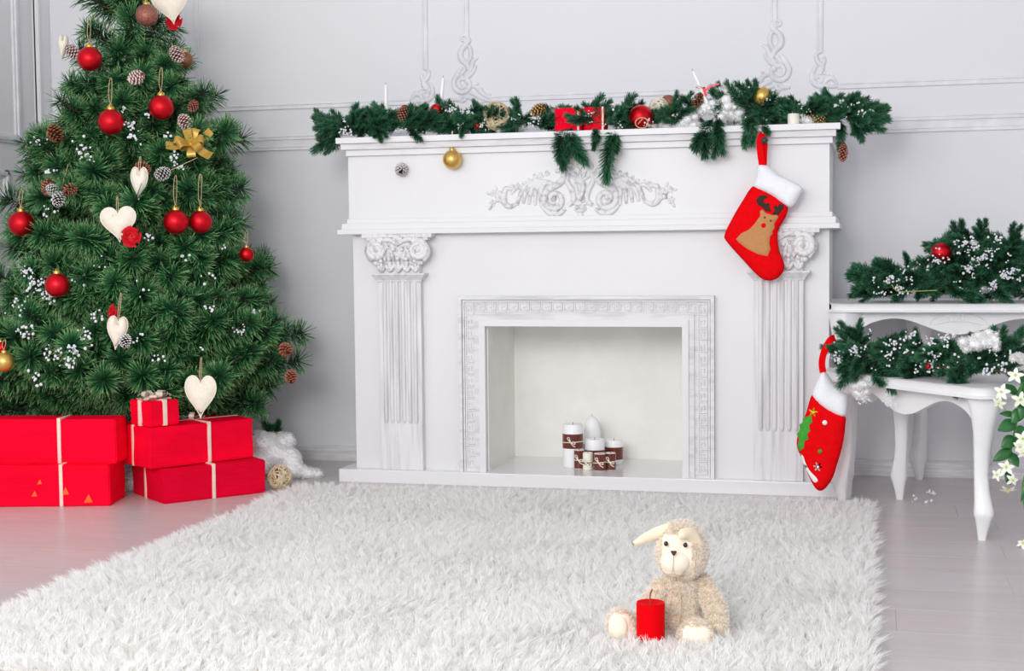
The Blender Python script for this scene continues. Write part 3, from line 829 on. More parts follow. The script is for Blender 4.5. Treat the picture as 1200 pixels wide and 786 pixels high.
# fur: short curls over the body
def fur_on(o, n, length, name, m, seed, keep=lambda c, nn: True, wdt=0.0011):
    me = o.data; me.calc_loop_triangles(); r = np.random.default_rng(seed)
    nv = len(me.vertices); co = np.empty(nv * 3); me.vertices.foreach_get('co', co); co = co.reshape(-1, 3)
    no = np.empty(nv * 3); me.vertices.foreach_get('normal', no); no = no.reshape(-1, 3)
    tr = np.empty(len(me.loop_triangles) * 3, np.int32); me.loop_triangles.foreach_get('vertices', tr); tr = tr.reshape(-1, 3)
    a, b_, c = co[tr[:, 0]], co[tr[:, 1]], co[tr[:, 2]]
    ar = np.linalg.norm(np.cross(b_ - a, c - a), axis=1); ch = r.choice(len(tr), n, p=ar / ar.sum())
    u = r.random((n, 2)); u = np.where(u.sum(1, keepdims=True) > 1, 1 - u, u)
    P = a[ch] + u[:, :1] * (b_ - a)[ch] + u[:, 1:] * (c - a)[ch]; Nn = no[tr[ch, 0]]
    k = np.array([keep(p, q) for p, q in zip(P, Nn)]); P, Nn = P[k], Nn[k]; n = len(P)
    g = np.array([0, 0, -0.55]); sw = np.stack([np.sin(P[:, 2] * 330 + P[:, 0] * 140), np.cos(P[:, 0] * 310), np.sin(P[:, 1] * 290 + P[:, 2] * 210)], 1) * 0.25
    D = Nn * 0.9 + g + sw + r.normal(0, 0.35, (n, 3)); D /= np.linalg.norm(D, axis=1, keepdims=True)
    L = length * r.uniform(0.6, 1.15, (n, 1)); sd = np.cross(D, r.normal(0, 1, (n, 3))); sd /= np.linalg.norm(sd, axis=1, keepdims=True); sd *= wdt
    mid = P + Nn * L * 0.42 + D * L * 0.25; tip = P + Nn * L * 0.25 + D * L * 0.85
    V = np.stack([P - sd, P + sd, mid - sd, mid + sd, tip], 1); q = np.arange(n)[:, None] * 5
    T = np.concatenate([q + np.array([[0, 1, 3]]), q + np.array([[0, 3, 2]]), q + np.array([[2, 3, 4]])])
    t = np.tile(np.array([0, 0, .5, .5, 1.]), n)
    f = inst(name, tri_mesh(name, V.reshape(-1, 3), T, m, t=t, smooth=True), o); f['kind'] = 'stuff'; return f
fc = tp(793, 648, -0.03)
def keep_fur(p, q):
    d = Vector(p) - fc
    if q[1] < -0.25 and abs(d.x) < 16 * s and -20 * s < d.z < 24 * s and p[1] < -0.02: return False     # bald velour face
    for cxp, czp in ((813, 733), (729, 724)):
        c = tp(cxp, czp, -0.1)
        if q[1] < -0.55 and abs(p[0] - c.x) < 14 * s and abs(p[2] - c.z) < 15 * s and p[1] < -0.055: return False
    return True
fur_on(body, 48000, 0.0072, 'fur', M_FUR, 5, keep_fur)
# face: muzzle, nose, mouth seam, eyes
mz = MB(); mz.ball(tp(791, 652, -0.052), (17 * s, 13 * s, 15 * s), 20, 14); mz.ball(tp(790, 660, -0.048), (14 * s, 12 * s, 10 * s), 16, 10)
mz.ball(tp(792, 637, -0.036), (15 * s, 14 * s, 15 * s), 20, 14)
mzo = mz.build('muzzle', M_VELV, body, local=True)
ns = MB(); vs, fs = pillow(closed_spline([(-3.2 * s, 2.4 * s), (3.2 * s, 2.4 * s), (2.0 * s, -1.0 * s), (0, -3.2 * s), (-2.0 * s, -1.0 * s)], 4), 0.004, 3 * s, 0.8 * s)
ns.add([Vector(v) + tp(789.5, 639.5, -0.0755) for v in vs], fs); ns.build('nose', M_NOSE, mzo, local=True)
mo = MB(); mo.tube(spline([tp(789.3, 642, -0.0765), tp(788.8, 652, -0.0785), tp(788.6, 661, -0.074)], 5), 0.0007, 6)
mo.tube(spline([tp(776, 662, -0.058), tp(782, 665, -0.067), tp(788.5, 663, -0.0715), tp(796, 666, -0.067), tp(803, 662, -0.056)], 5), 0.0006, 6)
mo.build('mouth_seam', M_SEAM, mzo, local=True)
for ex_, ey_, dy in ((781, 630.5, -0.062), (802.5, 631.5, -0.064)):
    MB().ball(tp(ex_, ey_, dy), (2.5 * s, 2.2 * s, 2.9 * s), 12, 8).build('eye', M_DARKP, body, local=True)
# ears
def ear(outline, base, thick, rx, name='ear'):
    m = MB(); vs, fs = pillow(closed_spline(outline, 5), thick, 9 * s, 3 * s)
    m.add([Matrix.Rotation(rx, 3, 'Z') @ Vector(v) + base for v in vs], fs)
    return m.build(name, M_EAR, body, local=True)
ear([(0, 3 * s), (-10 * s, 3 * s), (-26 * s, -3 * s), (-42 * s, -13 * s), (-46 * s, -18 * s), (-40 * s, -20 * s), (-24 * s, -16 * s), (-10 * s, -11 * s), (0, -8 * s)], tp(787, 617, -0.010), 0.0055, 0.25)
e2 = ear([(0, 4 * s), (12 * s, 6 * s), (26 * s, 0), (34 * s, -12 * s), (32 * s, -20 * s), (24 * s, -16 * s), (12 * s, -8 * s), (0, -6 * s)], tp(796, 618, -0.074), 0.0085, 0.75)
# soles of the feet
for px, py, dy, rx_, rz_ in ((811, 735, -0.1055, 11, 13), (728, 724, -0.083, 10, 14)):
    MB().ball(tp(px, py, dy), (rx_ * s, 3.5 * s, rz_ * s), 16, 10).build('foot_pad', M_VELV, body, local=True)
mo = MB()
for x_, z0_, z1_ in ((797, 690, 728), (787, 676, 704)): mo.tube(spline([tp(x_, z0_, -0.036), tp(x_ + 1, (z0_ + z1_) / 2, -0.043), tp(x_ - 2, z1_, -0.044)], 4), 0.0009, 5)
mo.build('belly_seam', M_SEAM, body, local=True)

# red pillar candle before the toy
M_REDWAX = mat('red_wax', (0.70, 0.0008, 0.005), 0.5, (0.65, 0.0008, 0.004), 12, spec=0.03)
M_WICK = mat('wick', (0.20, 0.05, 0.04), 0.9)
cc = at(762.5, 747, 2.80); cr_ = 16.5 * px_m(2.80); chh = 42 * px_m(2.80)
can = thing('pillar_candle', 'red pillar candle standing on the rug before the plush toy', 'candle', (cc.x, cc.y, cc.z))
MB().lathe([(cr_ * 0.985, 0), (cr_, 0.003), (cr_, chh - 0.004), (cr_ * 0.975, chh), (cr_ * 0.85, chh - 0.001), (cr_ * 0.5, chh - 0.004), (0.001, chh - 0.005)], 36).build('wax', M_REDWAX, can, local=True, angle=50)
MB().tube(spline([(0, 0, chh - 0.006), (-0.001, 0, chh + 0.010), (0.001, 0, chh + 0.020), (0.004, 0, chh + 0.026)], 4), 0.0014, 6).build('wick', M_WICK, can, local=True)
# ------------------------------------------------------------------ needles, twigs
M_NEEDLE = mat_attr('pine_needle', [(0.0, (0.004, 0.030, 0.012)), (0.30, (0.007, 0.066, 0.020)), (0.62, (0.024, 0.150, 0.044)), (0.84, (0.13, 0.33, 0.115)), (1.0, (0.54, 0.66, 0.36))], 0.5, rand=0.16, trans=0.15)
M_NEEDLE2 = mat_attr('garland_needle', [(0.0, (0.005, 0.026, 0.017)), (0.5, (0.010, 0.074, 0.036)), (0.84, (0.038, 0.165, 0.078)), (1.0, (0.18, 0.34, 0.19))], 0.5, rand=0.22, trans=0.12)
M_TWIG = mat('twig_brown', (0.16, 0.075, 0.035), 0.85, (0.10, 0.045, 0.02), 40)
def brush(path, s0, nl, dens, r, w=0.0017, th0=66, th1=22, cap=60):
    """needles round a twig: returns V,T,t arrays"""
    P = np.array([tuple(p) for p in path]); seg = np.linalg.norm(np.diff(P, axis=0), axis=1); cum = np.r_[0, np.cumsum(seg)]; L = cum[-1]
    n = int(dens * L * (1 - s0)) + cap
    sv = np.r_[r.uniform(s0, 1, n - cap), r.uniform(0.985, 1, cap)] * L
    base = np.stack([np.interp(sv, cum, P[:, i]) for i in range(3)], 1)
    e = np.minimum(sv + 0.004, L); b2 = np.stack([np.interp(e, cum, P[:, i]) for i in range(3)], 1); b1 = np.stack([np.interp(e - 0.008, cum, P[:, i]) for i in range(3)], 1)
    d = b2 - b1; d /= np.linalg.norm(d, axis=1, keepdims=True)
    a = np.tile([0.13, 0.21, 0.97], (n, 1)); u = np.cross(d, a); u /= np.linalg.norm(u, axis=1, keepdims=True); v = np.cross(d, u)
    ph = r.uniform(0, 2 * PI, n)
    fr_ = np.clip((L - sv) / 0.07, 0, 1); th = np.radians(th1 + (th0 - th1) * fr_ + r.normal(0, 8, n))
    th[-cap:] = np.radians(r.uniform(th1 * .3, th1 * 1.3, cap))
    D = d * np.cos(th)[:, None] + (u * np.cos(ph)[:, None] + v * np.sin(ph)[:, None]) * np.sin(th)[:, None]
    ln = (nl * r.uniform(0.72, 1.1, n))[:, None]; tip = base + D * ln
    sd = np.cross(D, r.normal(0, 1, (n, 3))); sd /= np.linalg.norm(sd, axis=1, keepdims=True); sd *= w / 2
    m = base + D * ln * 0.84
    V = np.stack([base - sd, base + sd, m + sd * 0.95, m - sd * 0.95, tip], 1).reshape(-1, 3)
    k = np.arange(n)[:, None] * 5
    T = np.concatenate([k + np.array([[0, 1, 2]]), k + np.array([[0, 2, 3]]), k + np.array([[3, 2, 4]])])
    t = np.tile(np.array([0, 0, 0.84, 0.84, 1.0]), n)
    return V, T, t
def stem(path, r0, r1, n=5):
    P = [Vector(p) for p in path]; mb = MB(); mb.tube(P, [r0 + (r1 - r0) * i / (len(P) - 1) for i in range(len(P))], n, cap=False)
    V = np.array(mb.v); T = []
    for f in mb.f: T += [(f[0], f[1], f[2]), (f[0], f[2], f[3])]
    return V, np.array(T), np.zeros(len(V))
def join_tri(name, parts, mats):
    Vs, Ts, ts, ms = [], [], [], []; k = 0
    for (V, T, t), mi in parts:
        Vs.append(V); Ts.append(T + k); ts.append(t); ms.append(np.full(len(T), mi)); k += len(V)
    return tri_mesh(name, np.concatenate(Vs), np.concatenate(Ts), mats, np.concatenate(ms), np.concatenate(ts))
def make_branch(L, seed, nl=0.068, dens=2050):
    r = np.random.default_rng(seed); parts = []
    sag = r.uniform(-0.02, 0.05)
    main = spline([(0, 0, 0), (L * 0.5, 0, sag * L), (L, r.uniform(-.02, .02), L * 0.10 + sag * L)], 6)
    parts.append((stem(main, 0.005, 0.002), 1)); parts.append((brush(main, max(0.12, 1 - 0.30 / L), nl, dens, r, 0.0026, 78, 66, 16), 0))
    nside = 0 if L < 0.2 else (2 if L < 0.3 else 4)
    for i in range(nside):
        sgn = 1 if i % 2 else -1; u = 0.50 + 0.26 * (i // 2) + r.uniform(-.05, .05)
        b = main[int(u * (len(main) - 1))]; a = sgn * math.radians(r.uniform(34, 52)); l = r.uniform(0.13, 0.18) * (0.8 + 0.6 * L); up = r.uniform(-0.15, 0.35)
        p = spline([b, b + Vector((math.cos(a), math.sin(a), up * 0.7)) * l * 0.5, b + Vector((math.cos(a * 0.8), math.sin(a * 0.8), up)) * l], 4)
        parts.append((stem(p, 0.0028, 0.0016), 1)); parts.append((brush(p, 0.1, nl * 0.95, dens, r, 0.0026, 78, 66, 16), 0))
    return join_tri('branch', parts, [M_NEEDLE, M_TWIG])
def orient(base, d, roll=0.0, sc=1.0):
    d = Vector(d).normalized(); z = Vector((0, 0, 1)) if abs(d.z) < 0.95 else Vector((0, 1, 0))
    yv = z.cross(d).normalized(); zv = d.cross(yv)
    m = Matrix((d, yv, zv)).transposed().to_4x4()
    return Matrix.Translation(base) @ m @ Matrix.Rotation(roll, 4, 'X') @ Matrix.Diagonal((sc, sc, sc, 1))

TX, TY = -2.545, 4.60
RZ = [(0.0, 0.36), (0.25, 0.44), (0.34, 0.53), (0.43, 0.545), (0.62, 0.45), (0.8, 0.395), (0.92, 0.36), (1.1, 0.335), (1.4, 0.225), (1.7, 0.135), (2.0, 0.02), (2.3, 0.0)]
def tree_R(z): return float(np.interp(z, [a for a, _ in RZ], [b for _, b in RZ]))
tree = thing('christmas_tree', 'bushy green artificial pine tree in the corner, hung with ornaments', 'christmas tree', (TX, TY, 0))
MB().tube([(TX, TY, 0.03), (TX, TY, 1.95)], [0.022, 0.010], 10).build('trunk', M_TWIG, tree)
M_METAL = mat('green_metal', (0.02, 0.06, 0.035), 0.4)
st = MB()
for i in range(4):
    a = PI / 4 + i * PI / 2
    st.tube(spline([(TX, TY, 0.13), (TX + 0.10 * math.cos(a), TY + 0.10 * math.sin(a), 0.05), (TX + 0.24 * math.cos(a), TY + 0.24 * math.sin(a), 0.008)], 5), 0.008, 6)
st.build('stand', M_METAL, tree)
LENS = [0.60, 0.50, 0.41, 0.33, 0.25, 0.18, 0.13]
BV = {L: [make_branch(L, 100 + i * 7 + int(L * 100)) for i in range(2)] for L in LENS}
rt = random.Random(21); nb_ = 0
to_cam = math.atan2(-TY, -TX)
z = 0.285; tier = 0
while z < 1.97:
    Rz = tree_R(z); cnt = max(5, int(2 * PI * Rz / 0.135)); ph = rt.random()
    for i in range(cnt):
        a = 2 * PI * (i + ph + rt.uniform(-.18, .18)) / cnt
        da = (a - to_cam + PI) % (2 * PI) - PI
        if abs(da) > 1.95 and rt.random() < 0.72: continue
        el = math.radians(4 + 26 * z / 1.9 + rt.uniform(-9, 9)); L = Rz * rt.uniform(0.74, 1.08) + 0.01
        d = Vector((math.cos(a) * math.cos(el), math.sin(a) * math.cos(el), math.sin(el)))
        zb = z - math.sin(el) * L * 0.85 + rt.uniform(-.03, .03)
        lim = min(1.0, (WY - 0.20 - TY) / max(1e-3, d.y * L)) if d.y > 0 else 1.0
        lim = min(lim, (TX - LX - 0.10) / max(1e-3, -d.x * L)) if d.x < 0 else lim
        L *= min(1, lim)
        tip_ = Vector((TX, TY, zb)) + d * L
        for q_, rad_, top_ in ((c5, 0.20, 0.50), (c4, 0.24, 0.40), (c2, 0.24, 0.37)):      # boughs stop short of the gifts
            if (tip_.xy - q_.xy).length < rad_ and tip_.z < top_: L *= 0.72; zb += 0.03; break
        Lk = min(LENS, key=lambda q: abs(q - L))
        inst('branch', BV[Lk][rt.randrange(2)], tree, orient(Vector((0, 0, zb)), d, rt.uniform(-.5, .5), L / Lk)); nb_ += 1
    z += 0.108; tier += 1
print('branches', nb_)
def tree_at(px, py, push=0.02):
    d = ray(px, py); best = None
    for i in range(700):
        p = EYE + d * (3.4 + i * 0.0028); g = math.hypot(p.x - TX, p.y - TY) - tree_R(p.z) - push
        if g <= 0: return p
        if best is None or g < best[0]: best = (g, p)
    return best[1]

# ------------------------------------------------------------------ ornaments
M_BALL = mat('satin_red_glass', (0.66, 0.004, 0.014), 0.33, (0.60, 0.003, 0.010), 20, metal=0.75)
M_GOLD = mat('matt_gold', (0.78, 0.50, 0.14), 0.32, (0.70, 0.44, 0.10), 30, metal=0.85)
M_COPPER = mat('copper_glitter', (0.42, 0.17, 0.13), 0.45, (0.26, 0.09, 0.06), 240, metal=0.6, bump=0.5, bscale=400, contrast=(0.42, 0.58))
M_OLIVE = mat('bronze_glass', (0.30, 0.13, 0.06), 0.3, (0.20, 0.10, 0.03), 9, metal=0.6)
M_TWINE = mat('jute_twine', (0.62, 0.47, 0.28), 0.9, (0.48, 0.34, 0.19), 200)
M_LINEN = mat('cream_linen', (0.85, 0.78, 0.66), 0.9, (0.80, 0.72, 0.60), 90, bump=0.25, bscale=500, sheen=0.2)
M_ROSE = mat('red_fabric_rose', (0.74, 0.006, 0.02), 0.7, (0.58, 0.004, 0.015), 40)
def twine_loop(c, h, wdt=0.010, thick=0.0010):
    mb = MB(); a = Vector(c)
    mb.tube(spline([a, a + Vector((-wdt * .5, 0, h * .35)), a + Vector((-wdt * .35, 0.004, h * .85)), a + Vector((0, 0.008, h)), a + Vector((wdt * .4, 0.004, h * .85)), a + Vector((wdt * .45, 0, h * .35)), a + Vector((0.0006, 0, 0))], 4), thick, 5)
    return mb
def hang_ball(label, p, r, m, tw=0.075, cat='ornament', grp=None, name='ball_ornament', twm=None, wdt=0.012, tip=0.0):
    o = MB().ball((0, 0, 0), r, 32, 20).build(name, m, local=True, angle=180); o.location = p; o.rotation_euler = (tip, 0, 0)
    tag(o, label, cat, grp)
    cp = MB().lathe([(r * .30, r * .94), (r * .30, r * 1.14), (r * .27, r * 1.18), (r * .08, r * 1.2)], 14).tube([(r * .1 * math.cos(a), 0, r * 1.26 + r * .1 * math.sin(a)) for a in [2 * PI * i / 10 for i in range(11)]], r * .025, 5, cap=False).build('cap', M_GOLD, o, local=True)
    if tw: twine_loop((0, 0, r * 1.3), tw, wdt).build('twine', twm or M_TWINE, o, local=True)
    return o
def pc(px, py, push=0.02): return tree_at(px, py, push + 0.042)
def rpx(p, r): return r * (p - EYE).dot(FW) / F_PX
for label, px, py, r, push, tw in (
    ('satin red ball high on the tree at its left side', 105, 69, 14.3, 0.025, 0.085),
    ('satin red ball in the middle of the upper tree, lower of two neighbours', 130, 143, 15.2, 0.03, 0.09),
    ('satin red ball right of the tree axis, level with the mantel garland', 189, 126, 14.6, 0.03, 0.08),
    ('satin red ball dangling free at the far left of the tree', 25, 262, 15.0, 0.03, 0.06),
    ('left ball of the red pair beside the heart with the rose', 206, 260, 14.6, 0.035, 0.10),
    ('right ball of the red pair hung on crossed strings', 235, 260, 13.6, 0.035, 0.11),
    ('satin red ball beside the snowy twigs at the left of the tree', 67, 334, 14.2, 0.03, 0.0),
    ('smallest red ball, glittering at the right edge of the tree', 289, 298, 8.6, 0.03, 0.05)):
    p = pc(px, py, push); hang_ball(label, p, rpx(p, r), M_BALL, tw, grp='red tree balls')
p = pc(5, 424, .03); hang_ball('gold ball at the left edge of the photo, low on the tree', p, rpx(p, 11.5), M_GOLD, 0.03)
p = pc(1, 408, .0); hang_ball('red ball half hidden above the gold ball at the left edge', p, rpx(p, 8), M_BALL, 0)
p = pc(172, 18, .03); hang_ball('copper glitter ball near the top of the tree', p, rpx(p, 13), M_COPPER, 0.03)
p = pc(217, 70, .0); hang_ball('bronze ball tucked behind a pale cone at the right of the tree', p, rpx(p, 9.5), M_OLIVE, 0)

def heart_outline(w_, h_, n=26):
    out = []
    for i in range(n):
        a = 2 * PI * i / n
        out.append((w_ / 2 * (16 * math.sin(a) ** 3) / 16, h_ * (13 * math.cos(a) - 5 * math.cos(2 * a) - 2 * math.cos(3 * a) - math.cos(4 * a) + 2.5) / 29))
    return out
def heart(label, px, py, w_, h_, yaw=0.0, tilt=0.0, tw=0.07, push=0.03, seam=True):
    p = pc(px, py, push); kk = rpx(p, 1.0)
    vs, fs = pillow(heart_outline(w_ * kk, h_ * kk), 0.016, min(w_, h_) * kk * 0.45, w_ * kk / 10)
    o = MB().add(vs, fs).build('heart_ornament', M_LINEN, local=True, angle=70); o.location = p; o.rotation_euler = (0, tilt, yaw)
    tag(o, label, 'ornament', 'cream linen hearts on the tree')
    ol = heart_outline(w_ * kk, h_ * kk, 40)
    if seam:
        mb = MB(); mb.tube([(x_ * 1.01, 0, z_ * 1.01) for x_, z_ in ol + ol[:1]], 0.0016, 5, cap=False); mb.build('seam', M_LINEN, o, local=True)
    if tw: twine_loop((0, 0, h_ * kk * 0.27), tw, 0.006, 0.0011).build('twine', M_TWINE, o, local=True)
    return o, p
def rose(label, p, r, tiltv=(0.3, -1, 0.2), top=True):
    ms = []
    mb = MB()
    for k_ in range(16):
        a = k_ * 2.4; rr_ = r * (0.12 + 0.88 * (k_ / 15) ** 0.75); wv = r * (0.35 + 0.45 * k_ / 15); h_ = r * (0.75 - 0.45 * k_ / 15)
        vs = []; fs = []
        for i in range(5):
            for j in range(4):
                u = (i / 4 - .5) * 1.5; v = j / 3
                rad = rr_ * (0.45 + 0.55 * v) + 0.10 * r * (u * u)
                vs.append((math.cos(a + u * wv / max(rr_, r * .3)) * rad, math.sin(a + u * wv / max(rr_, r * .3)) * rad, h_ * v - 0.2 * r - abs(u) ** 2 * 0.10 * r))
        for i in range(4):
            for j in range(3): q = i * 4 + j; fs.append((q, q + 4, q + 5, q + 1))
        mb.add(vs, fs)
    mb.ball((0, 0, -0.1 * r), (r * .6, r * .6, r * .3), 10, 6)
    o = mb.build('fabric_rose', M_ROSE, local=True, angle=70)
    o.matrix_basis = Matrix.Translation(p) @ Vector(tiltv).to_track_quat('Z', 'Y').to_matrix().to_4x4()
    return tag(o, label, 'rose')
heart('large cream linen heart with a red rose at its side', 139, 263, 43, 41, 0.15, -0.05, 0.06, 0.05)
p = pc(154, 277, 0.075); rose('red fabric rose pinned to the large linen heart', p, rpx(p, 13))
heart('slim cream heart turned half away, beside the frosted cone', 137, 390, 23, 39, 0.5, 0.12, 0.10, 0.04)
heart('cream linen heart hanging lowest, above the stacked gifts', 235, 465, 38, 50, 0.1, 0.02, 0.09, 0.05)
hh, hp = heart('cream heart at the top of the tree over a red flower', 200, 6, 42, 44, 0.35, -0.15, 0.0, 0.05)
p = pc(204, 25, 0.02); rose('red fabric flower peeking out under the topmost heart', p, rpx(p, 11))
heart('cream heart seen edge on at the upper left of the tree', 74, 56, 12, 32, 0.2, 0.08, 0.0, 0.01, False)
heart('narrow cream heart twisted sideways below a brown cone', 163, 215, 20, 38, 0.2, 0.05, 0.06, 0.04)
p = pc(133, 366, 0.02); rose('small red fabric rose above the slim linen heart', p, rpx(p, 10), (-0.6, -1, 0.1))

# pine cones
def cone_mesh(mats, n=66, seed=1):
    r = random.Random(seed); V, T, t = [], [], []
    mb = MB(); mb.ball((0, 0, 0), (0.42, 0.42, 0.9), 10, 8)
    V = [list(v) for v in mb.v]; t = [0.0] * len(V)
    for f in mb.f:
        T.append(f[:3])
        if len(f) == 4: T.append((f[0], f[2], f[3]))
    for i in range(n):
        u = (i + .5) / n; zz = 1.0 - 2.0 * u; rad = 0.40 * math.sqrt(max(0.02, 1 - zz * zz)) ; a = i * 2.39996
        out = Vector((math.cos(a), math.sin(a), 0)); sd = Vector((-out.y, out.x, 0)); b = out * rad + Vector((0, 0, zz))
        dr = (out * (1.0 - 0.35 * abs(zz)) + Vector((0, 0, -0.35 - 0.5 * max(0, -zz)))).normalized(); L = (0.62 * math.sqrt(max(0.15, 1 - zz * zz * 0.75))) * r.uniform(.9, 1.1); wv = 0.24 * r.uniform(.9, 1.1)
        k = len(V); up = Vector((0, 0, 0.10))
        for q in (b - sd * wv * .4, b + sd * wv * .4, b + dr * L * .7 + sd * wv, b + dr * L * .7 - sd * wv, b + dr * L + up * .3, b + dr * L * .75 - Vector((0, 0, 0.14))): V.append(list(q))
        t += [0, 0, 0.75, 0.75, 1.0, 0.5]
        T += [(k, k + 1, k + 2), (k, k + 2, k + 3), (k + 3, k + 2, k + 4), (k, k + 5, k + 1), (k + 1, k + 5, k + 2), (k, k + 3, k + 5), (k + 5, k + 4, k + 2), (k + 3, k + 4, k + 5)]
    return tri_mesh('pine_cone', V, T, mats, t=t)
CM = {'brown': mat_attr('cone_brown', [(0, (0.05, 0.018, 0.008)), (0.6, (0.22, 0.075, 0.03)), (1, (0.48, 0.20, 0.09))], 0.6),
      'white': mat_attr('cone_frosted', [(0, (0.04, 0.015, 0.012)), (0.35, (0.16, 0.07, 0.05)), (0.6, (0.82, 0.80, 0.80)), (1, (0.92, 0.91, 0.92))], 0.8),
      'pink': mat_attr('cone_pink', [(0, (0.22, 0.07, 0.05)), (0.35, (0.55, 0.28, 0.24)), (0.7, (0.84, 0.64, 0.60)), (1, (0.90, 0.80, 0.78))], 0.8),
      'gold': mat_attr('cone_gold', [(0, (0.12, 0.05, 0.01)), (0.6, (0.45, 0.24, 0.06)), (1, (0.88, 0.66, 0.30))], 0.45),
      'red': mat_attr('cone_rust', [(0, (0.12, 0.03, 0.015)), (0.6, (0.38, 0.11, 0.06)), (1, (0.66, 0.32, 0.22))], 0.6)}
CMESH = {k_: cone_mesh([m]) for k_, m in CM.items()}
def cone(label, kind, p, r, rot=(0.5, 0.2, 0), tw=0.0, grp=None, stretch=1.25):
    o = inst('pine_cone', CMESH[kind]); o.location = p; o.rotation_euler = rot; o.scale = (r, r, r * stretch)
    tag(o, label, 'pine cone', grp)
    if tw:
        mb = MB(); mb.tube([(0, 0, 0.9), (0.0, 0.0, 0.9 + tw / r / stretch)], 0.0011 / r, 5); mb.build('twine', M_TWINE, o, local=True)
    return o
GC = 'pine cones on the tree'
for label, kind, px, py, r, push, tw in (
    ('brown cone at the left edge of the upper tree', 'brown', 64, 155, 10.5, .02, 0),
    ('pale pink cone between the two highest red balls', 'pink', 161, 90, 9.5, .02, 0),
    ('pinkish cone in front of the bronze ball', 'pink', 206, 62, 9.5, .03, 0),
    ('pale pink cone just above the gold bow', 'pink', 216, 142, 9.5, .03, 0),
    ('tiny brown cone at the right edge of the tree, above the pale one', 'red', 227, 123, 7, .03, 0),
    ('brown cone behind the narrow twisted heart', 'red', 166, 197, 9, .01, 0),
    ('frosted cone on a string right of the narrow heart', 'white', 192, 203, 9, .03, 0.10),
    ('orange brown cone leftmost of the clustered cones', 'red', 57, 218, 9.5, .01, 0),
    ('upper frosted cone of the cluster at the left', 'white', 61, 222, 8, .03, 0),
    ('lower frosted cone of the cluster, hung on a long string', 'white', 69, 232, 9, .04, 0.11),
    ('dull brown cone right of the frosted cluster', 'red', 83, 222, 9, .02, 0),
    ('brown cone on the outermost twig at the right of the tree', 'red', 334, 409, 9, .02, 0),
    ('brown cone dangling below the outermost twig, near the fireplace', 'red', 341, 440, 8, .02, 0),
    ('frosted cone beside the slim heart', 'white', 147, 398, 8, .03, 0),
    ('pale flowery cone by the edge-on heart', 'pink', 84, 60, 9, .0, 0)):
    p = pc(px, py, push); cone(label, kind, p, rpx(p, r), (rt.uniform(.4, 1.3), rt.uniform(-.5, .5), rt.uniform(0, 6)), tw, GC, 1.02)
# gold bow on the right side of the tree
p = pc(224, 170, 0.03); gb = MB(); bow(gb, (0, 0, 0), 0.055, n=7, rot=0.4, lift=0.8, width=0.030, tails=3)
M_GORG = mat('gold_organza', (0.62, 0.40, 0.08), 0.35, (0.50, 0.30, 0.05), 30, metal=0.3)
o = gb.build('ribbon_bow', M_GORG, local=True); o.location = p; o.rotation_euler = (1.1, 0.3, 0.2); tag(o, 'shiny gold ribbon bow on the right side of the tree', 'bow')
# foam snow on the tree
def flecks(mb, c, n, spread, r0, r1, rnd):
    for i in range(n):
        q = Vector(c) + Vector((rnd.gauss(0, spread), rnd.gauss(0, spread * .6), rnd.gauss(0, spread * .8))); r = rnd.uniform(r0, r1)
        mb.ball(q, (r, r, r * rnd.uniform(.8, 1.2)), 6, 4)
M_SNOW = mat('foam_snow', (0.82, 0.83, 0.86), 0.9, (0.74, 0.75, 0.79), 60, bump=0.2)
sn = MB(); rs = random.Random(3)
for px, py, n, sp in ((42, 330, 34, .022), (55, 345, 30, .022), (30, 318, 14, .014), (30, 390, 20, .02), (62, 410, 16, .02), (85, 408, 26, .02), (80, 425, 14, .02), (100, 395, 14, .02), (115, 370, 10, .015),
                      (45, 165, 14, .014), (95, 175, 14, .02), (102, 182, 10, .014), (150, 148, 18, .018), (155, 160, 10, .014), (145, 128, 6, .012), (172, 135, 6, .012), (205, 185, 12, .014), (212, 195, 8, .012), (197, 160, 5, .01),
                      (280, 388, 14, .015), (245, 362, 6, .012), (172, 278, 8, .010), (185, 420, 8, .02), (235, 408, 3, .006), (262, 290, 3, .005), (215, 300, 4, .012), (160, 395, 5, .02), (60, 250, 8, .02), (110, 60, 8, .02), (40, 445, 10, .02), (90, 330, 5, .02), (250, 330, 5, .02), (300, 360, 5, .02), (60, 200, 8, .015), (165, 340, 4, .03), (120, 310, 4, .02), (20, 360, 14, .02)):
    flecks(sn, pc(px, py, 0.012), n, sp * .85, 0.0024, 0.0056, rs)
o = sn.build('snow_flecks', M_SNOW, tree); o['kind'] = 'stuff'
# ------------------------------------------------------------------ garlands
def make_sprig(L, seed, nl=0.038, dens=3300, forks=2):
    r = np.random.default_rng(seed); parts = []
    main = spline([(0, 0, 0), (L * .5, r.uniform(-.1, .1) * L, r.uniform(-.02, .12) * L), (L, r.uniform(-.15, .15) * L, r.uniform(-.1, .1) * L)], 4)
    parts.append((stem(main, 0.0022, 0.0012), 1)); parts.append((brush(main, 0.05, nl, dens, r, 0.0021, 50, 20, 26), 0))
    for i in range(forks):
        b = main[int((0.3 + 0.25 * i) * (len(main) - 1))]; a = (1 if i % 2 else -1) * math.radians(r.uniform(35, 55)); l = L * r.uniform(.45, .6)
        p = spline([b, b + Vector((math.cos(a), math.sin(a), r.uniform(-.2, .4))) * l * .6, b + Vector((math.cos(a * .7), math.sin(a * .7), r.uniform(-.2, .3))) * l], 3)
        parts.append((stem(p, 0.0016, 0.0010), 1)); parts.append((brush(p, 0.05, nl * .95, dens, r, 0.0021, 50, 20, 20), 0))
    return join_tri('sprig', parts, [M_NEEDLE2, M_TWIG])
SPR = [make_sprig(l, 300 + i) for i, l in enumerate((0.10, 0.115, 0.13, 0.09, 0.12, 0.105))]
